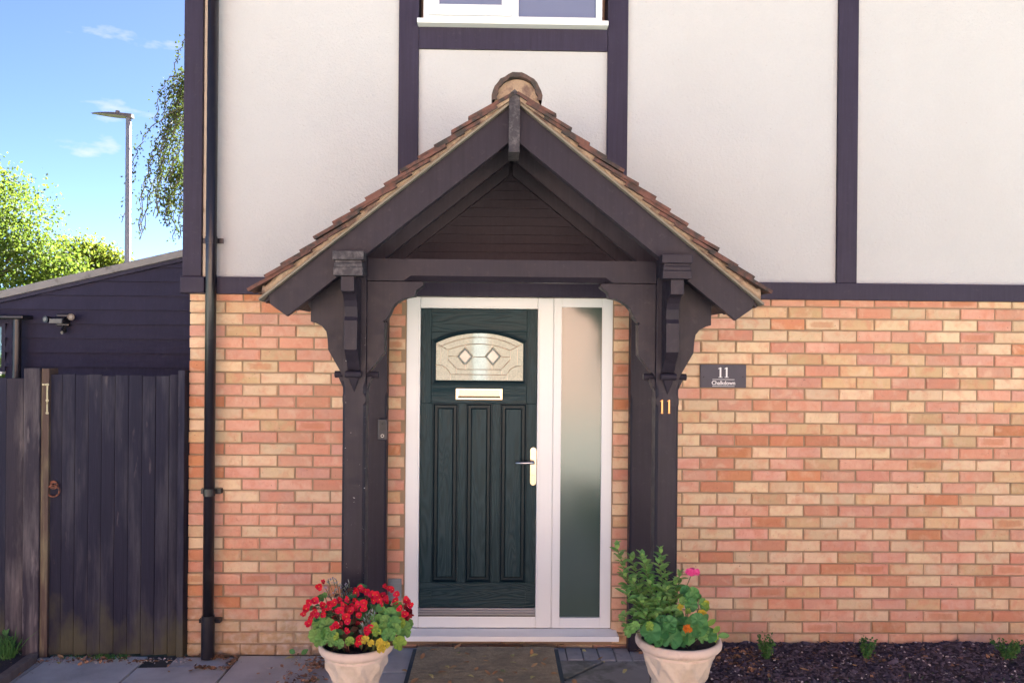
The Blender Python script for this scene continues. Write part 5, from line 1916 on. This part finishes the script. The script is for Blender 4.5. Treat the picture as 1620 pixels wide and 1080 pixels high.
for px_, py_ in red_px:
    tt = min(1, max(0, (1000 - py_) / 85))
    y_ = YPL - .17 * (1 - tt) - .02 + rng.uniform(-.04, .03) + .25 * max(0, tt - .55) ** 1.0
    if py_ > 985: y_ = YPL - PL_R + rng.uniform(-.01, .02)
    p_ = P(px_ + rng.uniform(-1, 1), py_ + rng.uniform(-1, 1), y_)
    put('flower', rng.choice(RED), bg, frame_to(p_, Vector((rng.gauss(0, .4), -1, rng.uniform(-.1, .7))), scale=rng.uniform(.8, 1.12), spin=rng.uniform(0, 6)))
for k in range(34):
    a = rng.uniform(0, 2 * PI); rr = .24 * math.sqrt(rng.random())
    p_ = LPC + Vector((rr * math.cos(a), rr * .6 * math.sin(a) - .03, rng.uniform(.12, .30 - rr * .35)))
    put('flower', rng.choice(RED_D if rng.random() < .6 else RED), bg, frame_to(p_, Vector((rng.gauss(0, .6), -1, rng.uniform(-.4, .6))), scale=rng.uniform(.7, 1.0), spin=rng.uniform(0, 6)))
for px_, py_ in ((643, 975), (648, 972), (645, 962), (650, 966), (640, 957), (632, 984)):
    put('flower', RED_D[0], bg, frame_to(P(px_, py_, YPL - .05), Vector((rng.gauss(0, .6), -1, rng.uniform(-.6, .4))), scale=1.1, spin=rng.uniform(0, 6)))


def leaf_group(name, label, cat, spec, kinds, centre, group=None, stem='stem', out=.35):
    """plant of large leaves: spec = (px, py, y, scale)"""
    o = empty(name, tuple(centre), label, cat, group)
    m_ = MB()
    for px_, py_, y_, sc_, kd in spec:
        p_ = P(px_, py_, y_)
        n_ = Vector((rng.gauss(0, out) + (p_.x - centre[0]) * 1.5, -1, rng.uniform(.1, .75)))
        put('leaf', rng.choice(LEAF[kd]), o, frame_to(p_, n_, scale=sc_, spin=rng.uniform(-.8, .8)))
        b_ = Vector(centre) + Vector((rng.gauss(0, .02), rng.gauss(0, .02), 0))
        m_.tube([b_, b_.lerp(p_, .6) + Vector((0, .02, .03)), p_ + Vector((0, .004, 0))], .0022, 5, caps=False)
    m_.build('stems', M[stem], o)
    return o


yr = YPL - .10
spec = [(607, 968, yr, 1.0, 'pel'), (618, 971, yr - .02, .95, 'pel'), (628, 966, yr + .03, 1.0, 'pel'), (633, 973, yr, .9, 'pel'), (600, 984, yr - .03, 1.1, 'pel'), (610, 981, yr - .05, .9, 'pel'), (621, 986, yr - .05, 1.1, 'pel'), (632, 985, yr - .02, .95, 'pel_l'), (640, 992, yr, 1.05, 'pel'),
        (625, 997, yr - .06, 1.15, 'pel'), (614, 1003, yr - .07, 1.0, 'pel'), (606, 994, yr - .06, .9, 'pel'), (640, 1000, yr + .02, 1.0, 'pel'), (593, 992, yr - .07, .85, 'pel_l'), (596, 999, yr - .075, .75, 'pel_l'), (631, 1017, yr - .05, 1.15, 'pel_l'), (627, 960, yr + .05, .9, 'pel'), (645, 986, yr + .05, .9, 'pel'),
        (602, 1017, yr - .08, .85, 'pel_y'), (604, 1026, yr - .085, .8, 'pel_y'), (611, 1019, yr - .08, .6, 'pel_y'), (578, 1012, yr - .085, .75, 'pel_y'), (587, 1016, yr - .085, .6, 'pel_y')]
leaf_group('pelargonium', 'round scalloped geranium leaves, some yellow, at the right of the red flowers', 'plant', spec, None, (lp_.x + .08, YPL - .05, lp_.z - .03))
spec = [(507, 985, yr, 1.15, 'pel'), (517, 990, yr - .04, 1.3, 'pel'), (500, 1004, yr - .02, 1.2, 'pel'), (509, 1010, yr - .05, 1.05, 'pel'), (522, 1012, yr - .07, 1.0, 'pel'), (534, 1007, yr - .08, .7, 'pel_l'), (515, 1001, yr - .05, 1.0, 'pel'), (524, 998, yr - .06, .9, 'pel'), (536, 1018, yr - .085, .7, 'pel'), (553, 1014, yr - .08, .75, 'pel_l'), (505, 1016, yr - .03, .8, 'pel'),
        (506, 946, yr + .15, .6, 'pel'), (514, 942, yr + .16, .5, 'pel')]
leaf_group('pelargonium', 'geranium leaves spilling over the left rim under the red flowers', 'plant', spec, None, (lp_.x - .08, YPL - .05, lp_.z - .03))


def grey_tuft(base, tips, label, name, blooms=False):
    o = empty(name, base, label, 'plant')
    m_ = MB()
    lf = MB()
    for tx, ty, yy in tips:
        e_ = P(tx, ty, yy)
        b_ = Vector(base)
        pts = [b_, b_.lerp(e_, .5) + Vector((0, 0, .02)), e_]
        m_.tube(pts, .0016, 4, caps=False)
        for k in range(16):
            t_ = rng.uniform(.35, 1)
            p_ = b_.lerp(e_, t_)
            put('leaf', LEAF['grey'][0], o, frame_to(p_, Vector((rng.gauss(0, 1), rng.gauss(-.4, 1), rng.gauss(.2, .6))), scale=rng.uniform(.7, 1.2), spin=rng.uniform(-1, 1)))
        if blooms and rng.random() < .7:
            for k in range(5):
                p_ = e_ + Vector((rng.gauss(0, .004), rng.gauss(0, .004), rng.uniform(-.03, .012)))
                leaf_quads(lf, p_, .012)
    m_.build('stems', M['stem'], o)
    if blooms: lf.build('blooms', M['lilac'], o)
    return o


grey_tuft((lp_.x - .06, YPL + .05, lp_.z), [(519, 916, YPL + .1), (526, 912, YPL + .12), (532, 916, YPL + .08), (537, 924, YPL + .1), (541, 930, YPL + .05), (547, 926, YPL + .1), (553, 922, YPL + .1), (556, 932, YPL + .06), (515, 930, YPL + .1), (528, 932, YPL + .05)],
          'wispy grey-green lavender with lilac tips behind the red flowers', 'lavender', True)
grey_tuft((lp_.x + .04, YPL - .10, lp_.z), [(581, 972, yr - .05), (586, 968, yr - .05), (591, 965, yr - .04), (593, 972, yr - .05), (576, 985, yr - .07), (583, 980, yr - .06), (573, 994, yr - .07), (588, 985, yr - .06)],
          'tuft of tiny grey-blue leaves at the middle of the red flowers', 'helichrysum')

# right planter: upright shrub
RPC = Vector((rp_.x, YPL, rp_.z - .02))
sb_ = empty('evergreen_shrub', tuple(RPC), 'upright shrub with glossy paired green leaves in the right planter', 'shrub')
m_ = MB()
tips = [((974, 862), .03), ((997, 880), .08), ((1014, 876), .0), ((1018, 884), -.04), ((1044, 868), .05), ((1040, 884), -.02), ((1076, 905), .06), ((1068, 918), .02), ((984, 906), -.02), ((1000, 915), -.06), ((1026, 918), -.08), ((1054, 926), -.06), ((990, 935), -.08), ((1012, 950), -.12), ((1040, 945), -.12), ((1018, 968), -.15), ((1036, 972), -.15)]
shrub_leaves = []
for (tx, ty), dy in tips:
    e_ = P(tx, ty, YPL + dy)
    b_ = RPC + Vector(((e_.x - RPC.x) * .35, dy * .5, 0))
    midp = b_.lerp(e_, .5) + Vector((rng.gauss(0, .012), 0, .02))
    pts = [b_, midp, e_]
    m_.tube(pts, [.004, .003, .0018], 5, caps=False)
    L_ = (e_ - b_).length
    npair = max(4, int(L_ * .75 / .021))
    for k in range(npair):
        t_ = 1 - (k + .15) * .021 / L_
        if t_ < .15: break
        p_ = b_.lerp(midp, t_ * 2) if t_ < .5 else midp.lerp(e_, (t_ - .5) * 2)
        ang = k * 1.35 + rng.uniform(-.3, .3)
        for sgn in (0, PI):
            d_ = Vector((math.cos(ang + sgn), math.sin(ang + sgn), 0))
            yax = (d_ + Vector((0, 0, .75 if k > 1 else 1.6))).normalized()
            zax = (Vector((0, 0, 1)) - d_ * .7 + Vector((0, -.25, 0)))
            zax = (zax - yax * zax.dot(yax)).normalized()
            xax = yax.cross(zax)
            sc_ = rng.uniform(1.0, 1.4) * (.65 if k == 0 else 1)
            mt = Matrix(((xax.x, yax.x, zax.x, p_.x), (xax.y, yax.y, zax.y, p_.y), (xax.z, yax.z, zax.z, p_.z), (0, 0, 0, 1))) @ Matrix.Scale(sc_, 4)
            shrub_leaves.append((mt, rng.choice(LEAF['shrub'])))
m_.build('stems', M['stem'], sb_)
for _ in range(260):                        # inner foliage between the stems
    p_ = P(rng.uniform(984, 1062), rng.uniform(925, 1000), YPL + rng.gauss(-.03, .06))
    a_ = rng.uniform(0, 2 * PI)
    d_ = Vector((math.cos(a_), math.sin(a_), rng.uniform(.1, .9))).normalized()
    zax = Vector((0, -.4, 1)); zax = (zax - d_ * zax.dot(d_)).normalized(); xax = d_.cross(zax)
    shrub_leaves.append((Matrix(((xax.x, d_.x, zax.x, p_.x), (xax.y, d_.y, zax.y, p_.y), (xax.z, d_.z, zax.z, p_.z), (0, 0, 0, 1))) @ Matrix.Scale(rng.uniform(.8, 1.25), 4), rng.choice(LEAF['shrub'])))
shrub_leaves.sort(key=lambda q_: q_[0].translation.y)
for mt, me_ in shrub_leaves[:296]:
    put('leaf', me_, sb_, mt)
lm_ = MB()
for mt, me_ in shrub_leaves[296:]:
    lm_.add([mt @ v_.co for v_ in me_.vertices], [tuple(p_.vertices) for p_ in me_.polygons])
tag(lm_.build('inner_leaves', M['leaf_shrub'], sb_, smooth=True), kind='stuff')

# pink geranium on a tall stalk
pg = empty('pink_geranium', (rp_.x + .06, YPL, rp_.z - .02), 'geranium with one bright pink flower head on a thin stalk', 'flower')
fh = P(1095.5, 904, YPL - .02)
b_ = Vector((rp_.x + .05, YPL, rp_.z - .02))
MB().tube([b_, P(1085, 970, YPL), P(1087, 925, YPL - .01), fh], [.0035, .003, .0024, .0022], 6, caps=False).tube([b_, P(1088, 965, YPL - .02)], .003, 5).tube([b_, P(1105, 962, YPL - .02)], .0028, 5).build('stems', M['stem'], pg)
for k in range(16):
    d_ = Vector((rng.gauss(0, 1), rng.gauss(-.5, 1), rng.gauss(.3, .5))).normalized()
    p_ = fh + Vector((d_.x * .028, d_.y * .024, d_.z * .014))
    put('floret', PINK[0], pg, frame_to(p_, d_ + Vector((0, -.5, .2)), scale=rng.uniform(.8, 1.05), spin=rng.uniform(0, 6)))
for px_, py_, y_, sc_, kd in ((1084, 935, YPL - .02, .75, 'nast'), (1097, 938, YPL - .04, .75, 'nast'), (1090, 945, YPL - .05, .7, 'nast'), (1104, 943, YPL - .03, .6, 'nast'), (1093, 956, YPL - .06, .8, 'nast'), (1080, 950, YPL - .06, .7, 'pel'), (1110, 955, YPL - .05, .85, 'pel'), (1116, 960, YPL - .06, .8, 'pel_l'), (1109, 972, YPL - .07, .95, 'pel_y'), (1077, 960, YPL - .06, .6, 'pel_y'), (1088, 966, YPL - .07, .5, 'pel_l'), (1118, 953, YPL - .05, .5, 'pel_y'), (1074, 972, YPL - .06, .7, 'pel')):
    put('leaf', rng.choice(LEAF[kd]), pg, frame_to(P(px_, py_, y_), Vector((rng.gauss(0, .35), -1, rng.uniform(.1, .7))), scale=sc_, spin=rng.uniform(-1, 1)))

spec = []
yq = YPL - .14
for px_, py_, sc_, kd in ((1030, 1000, 1.0, 'nast'), (1043, 1004, 1.0, 'nast'), (1032, 1008, .9, 'nast'), (1052, 994, 1.0, 'nast'), (1062, 1008, 1.05, 'nast'), (1075, 1007, 1.0, 'nast'), (1069, 998, .9, 'nast'), (1088, 1006, .9, 'nast'), (1083, 988, 1.0, 'nast'), (1102, 990, 1.1, 'nast'), (1112, 998, 1.0, 'pel'), (1095, 1000, .9, 'nast'), (1122, 1004, .9, 'nast'), (1110, 1008, .8, 'pel'),
                          (1026, 990, .8, 'pel_l'), (1000, 992, .75, 'pel'), (1005, 989, .7, 'pel'), (994, 1002, .6, 'pel'), (1047, 985, .9, 'nast'), (1104, 980, .8, 'nast'), (1131, 1009, .6, 'pel_l'), (1060, 984, .8, 'nast'), (1040, 1012, .7, 'nast'), (1082, 1012, .7, 'nast')):
    spec.append((px_, py_, yq + rng.uniform(-.05, .04), sc_, kd))
ns = leaf_group('nasturtium', 'low broad leaves along the rim under the shrub, with an orange flower', 'plant', spec, None, tuple(RPC + Vector((0, -.06, 0))))
for px_, py_, ang in ((1118, 990, -.9), (1128, 1000, -1.1), (1136, 1006, -1.4), (1024, 978, .9), (1110, 985, -.6)):
    p_ = P(px_, py_, yq)
    put('leaf', rng.choice(LEAF['point']), ns, frame_to(p_, Vector((rng.gauss(0, .2), -.8, .6)), scale=.8, spin=ang))
om = P(1088, 994, yq - .07)
for k in range(16):
    d_ = Vector((rng.gauss(0, 1), -abs(rng.gauss(.4, .6)), rng.gauss(.1, .7))).normalized()
    put('petal', flower_mesh('petal', .011, 4, M['petal_orange'], False, .3) if k == 0 else petal_me, ns, frame_to(om + d_ * .016, d_ + Vector((0, -.4, 0)), spin=rng.uniform(0, 6)))
    if k == 0: petal_me = bpy.data.meshes['petal']

# ------------------------------------------------------------------ small shrubs and weeds
def small_shrub(px_, py_, y_, h, w, label, n, seed):
    b_ = P(px_, py_, y_)
    gz = bed_z(b_.x, y_)
    o = empty('box_shrub', (b_.x, y_, gz), label, 'shrub', 'small shrubs in the mulch bed')
    m_, lf = MB(), MB()
    for k in range(n):
        a = rng.uniform(0, 2 * PI)
        e_ = Vector((b_.x + w * rng.uniform(.2, 1) * math.cos(a), y_ + w * .8 * math.sin(a), gz + h * rng.uniform(.6, 1)))
        s_ = Vector((b_.x + rng.gauss(0, .01), y_, gz - .01))
        m_.tube([s_, e_], [.002, .001], 4, caps=False)
        for q_ in range(26):
            t_ = rng.uniform(.2, 1.03)
            p_ = s_.lerp(e_, t_) + Vector((rng.gauss(0, .008), rng.gauss(0, .008), rng.gauss(0, .006)))
            leaf_quads(lf, p_, rng.uniform(.014, .022), Vector((rng.gauss(0, 1), rng.gauss(-.5, 1), rng.gauss(.5, .7))))
    m_.build('stems', M['stem'], o)
    tag(lf.build('foliage', M['leaf_box'], o), kind='stuff')
    return o


small_shrub(1213, 1046, -.30, .15, .075, 'small dark green shrub in the mulch nearest the right planter', 16, 1)
small_shrub(1372, 1046, -.28, .13, .065, 'middle one of the three small shrubs in the mulch bed', 13, 2)
small_shrub(1592, 1046, -.28, .14, .10, 'bright small shrub in the mulch at the right edge of the photo', 18, 3)

wd = empty('broadleaf_weed', (G(20, 1035, .02).x, G(20, 1035, .02).y, .02), 'green broad-leaved weed in the corner bed by the fence', 'weed')
m_ = MB()
wc = Vector(wd.location)
for px_, py_, sc_, an in ((10, 1005, 1.2, .5), (22, 1028, .75, 1.2), (38, 1026, .9, -.9), (25, 1038, .7, .3), (12, 1030, .9, 1.5), (34, 1036, .6, -1.4), (8, 1016, 1.1, -.3), (15, 1045, .8, .8), (5, 1040, .9, .2)):
    p_ = P(px_, py_, wc.y)
    put('leaf', LEAF['point'][1], wd, frame_to(p_, Vector((rng.gauss(0, .3), -.7, .7)), scale=sc_ * .9, spin=an))
    m_.tube([wc, wc.lerp(p_, .6) + Vector((0, 0, .02)), p_], .0022, 5, caps=False)
m_.build('stems', M['stem'], wd)
m_ = MB()
def blades(x0, x1, y0, y1, n, h, z):
    for _ in range(n):
        b_ = Vector((rng.uniform(x0, x1), rng.uniform(y0, y1), z))
        e_ = b_ + Vector((rng.gauss(0, h * .35), rng.gauss(-h * .1, h * .25), h * rng.uniform(.5, 1.1)))
        w_ = .0022
        k = len(m_.v)
        mm = b_.lerp(e_, .55) + Vector((0, 0, h * .12))
        m_.v += [(b_.x - w_, b_.y, b_.z), (b_.x + w_, b_.y, b_.z), (mm.x + w_, mm.y, mm.z), (mm.x - w_, mm.y, mm.z), tuple(e_)]
        m_.f += [[k, k + 1, k + 2, k + 3], [k + 3, k + 2, k + 4]]; m_.m += [0, 0]
g_ = G(12, 1000, .02)
blades(XX(-10, 1000, -.12), XX(22, 1000, -.12), -.16, -.06, 130, .17, .01)
blades(XX(100, 1040, -.05), XX(150, 1040, -.05), -.09, -.04, 60, .018, -.002)
blades(XX(152, 1040, -.05), XX(205, 1040, -.05), -.10, -.04, 190, .026, -.002)
blades(1.5, 3.6, -.75, -.5, 60, .05, .05)
tag(m_.build('grass_tufts', M['leaf_box']), kind='stuff')
sd_ = empty('seedling', (XX(475, 1030, -.07), -.07, .01), 'tiny two-leaved green seedling at the foot of the brick wall', 'weed')
for px_, py_, an in ((467, 1029, 1.2), (477, 1031, -.9)):
    put('leaf', LEAF['dark'][0], sd_, frame_to(P(px_, py_ + 3, -.07), Vector((0, -1, .4)), scale=1.0, spin=an))
MB().tube([(sd_.location.x, -.07, -.005), (sd_.location.x, -.075, .03)], .002, 5).build('stem', M['stem'], sd_)

# ------------------------------------------------------------------ fallen leaves
def fallen(px_, py_, z, label, group, yellow=False, sc=1.0):
    v_ = G(px_, py_, z)
    me_ = LEAF['fall'][2] if yellow else rng.choice(LEAF['fall'][:2])
    o = bpy.data.objects.new('fallen_leaf', me_)
    COL.objects.link(o)
    o.matrix_world = Matrix.Translation(v_) @ Matrix.Rotation(rng.uniform(0, 6.28), 4, 'Z') @ Matrix.Rotation(rng.gauss(0, .16), 4, 'X') @ Matrix.Rotation(rng.gauss(0, .16), 4, 'Y') @ Matrix.Scale(sc * rng.uniform(.9, 1.35), 4)
    tag(o, label, 'leaf', group)


def mat_place(px_, py_):
    row = 'back' if py_ < 1034 else ('middle' if py_ < 1056 else 'front')
    col = 'left end' if px_ < 700 else ('left of centre' if px_ < 765 else ('right of centre' if px_ < 825 else 'right end'))
    return 'on the ' + row + ' of the doormat, ' + col


def z6(zx, zy): return 600 + zx / 3.682, 960 + zy / 3.682


MATL = [(440, 240), (465, 268), (525, 272), (245, 300), (385, 340), (455, 342), (560, 368), (515, 395), (345, 380), (230, 415), (290, 388), (410, 425), (640, 312), (780, 288), (790, 240), (885, 275), (925, 275), (985, 292), (970, 338), (825, 355), (885, 345), (800, 385), (730, 380), (645, 395), (690, 415), (605, 285),
        (390, 205), (700, 205), (850, 205), (330, 215), (520, 320), (800, 325), (690, 372), (1000, 380), (905, 400), (300, 250), (600, 420)]
for i, (a, b) in enumerate(MATL):
    px_, py_ = z6(a, b)
    fallen(px_, py_, ZP + .031, ('yellowish' if i % 3 == 1 else 'brown') + ' leaf ' + mat_place(px_, py_), 'fallen leaves on the doormat', i % 3 == 1)
for a, b, y_ in ((1020, 200, 1), (1080, 215, 0), (930, 195, 0), (1190, 243, 1), (1270, 305, 0), (1440, 358, 1), (1310, 322, 1), (130, 365, 0), (1130, 420, 0)):
    px_, py_ = z6(a, b)
    fallen(px_, py_, ZP + .006, ('yellowish' if y_ else 'brown') + ' leaf on the paving ' + ('right of the doormat' if px_ > 890 else ('left of the doormat' if px_ < 650 else 'against the wall behind the doormat')) + (' near the wall' if py_ < 1030 else ''), 'fallen leaves on the paving by the door', bool(y_))
for px_, py_, y_, s_ in ((466, 1039, 1, 1.1), (483, 1049, 0, 1.4), (501, 1064, 0, .9), (500, 1072, 1, .8), (449, 1031, 0, 1.2), (325, 1057, 0, 1.3), (318, 1056, 0, 1.2), (302, 1059, 0, 1.2), (90, 1046, 1, 1.0), (100, 1041, 0, 1.0), (265, 1060, 0, .8), (406, 1064, 0, .7)):
    fallen(px_, py_, .008, ('yellow' if y_ else 'brown') + ' leaf on the slabs ' + ('beside the left planter' if px_ > 430 else ('by the foot of the downpipe' if px_ > 240 else 'at the foot of the gate')), 'fallen leaves on the left slabs', bool(y_), s_)
for px_, py_, y_ in ((1311, 1016, 0), (1246, 1018, 1), (1282, 1049, 1), (1280, 1060, 0), (1315, 1055, 0), (1350, 1050, 0), (1160, 1026, 0), (1262, 1050, 1)):
    fallen(px_, py_, .09, ('yellow' if y_ else 'brown') + ' leaf on the dark mulch ' + ('close to the brick wall' if py_ < 1030 else 'away from the wall') + (' by the right planter' if px_ < 1200 else ''), 'fallen leaves on the mulch', bool(y_))

# leaves that share a description are told apart by their order from the left
byl = {}
for o in bpy.data.objects:
    if o.name.startswith('fallen_leaf') and o.parent is None and 'label' in o:
        byl.setdefault(o['label'], []).append(o)
for lab, os_ in byl.items():
    if len(os_) > 1:
        os_.sort(key=lambda o: o.matrix_world.translation.x)
        for k, o in enumerate(os_):
            o['label'] = ('first', 'second', 'third', 'fourth', 'fifth', 'sixth', 'seventh')[k] + ' from left of the ' + lab.replace(' leaf ', ' leaves ', 1)
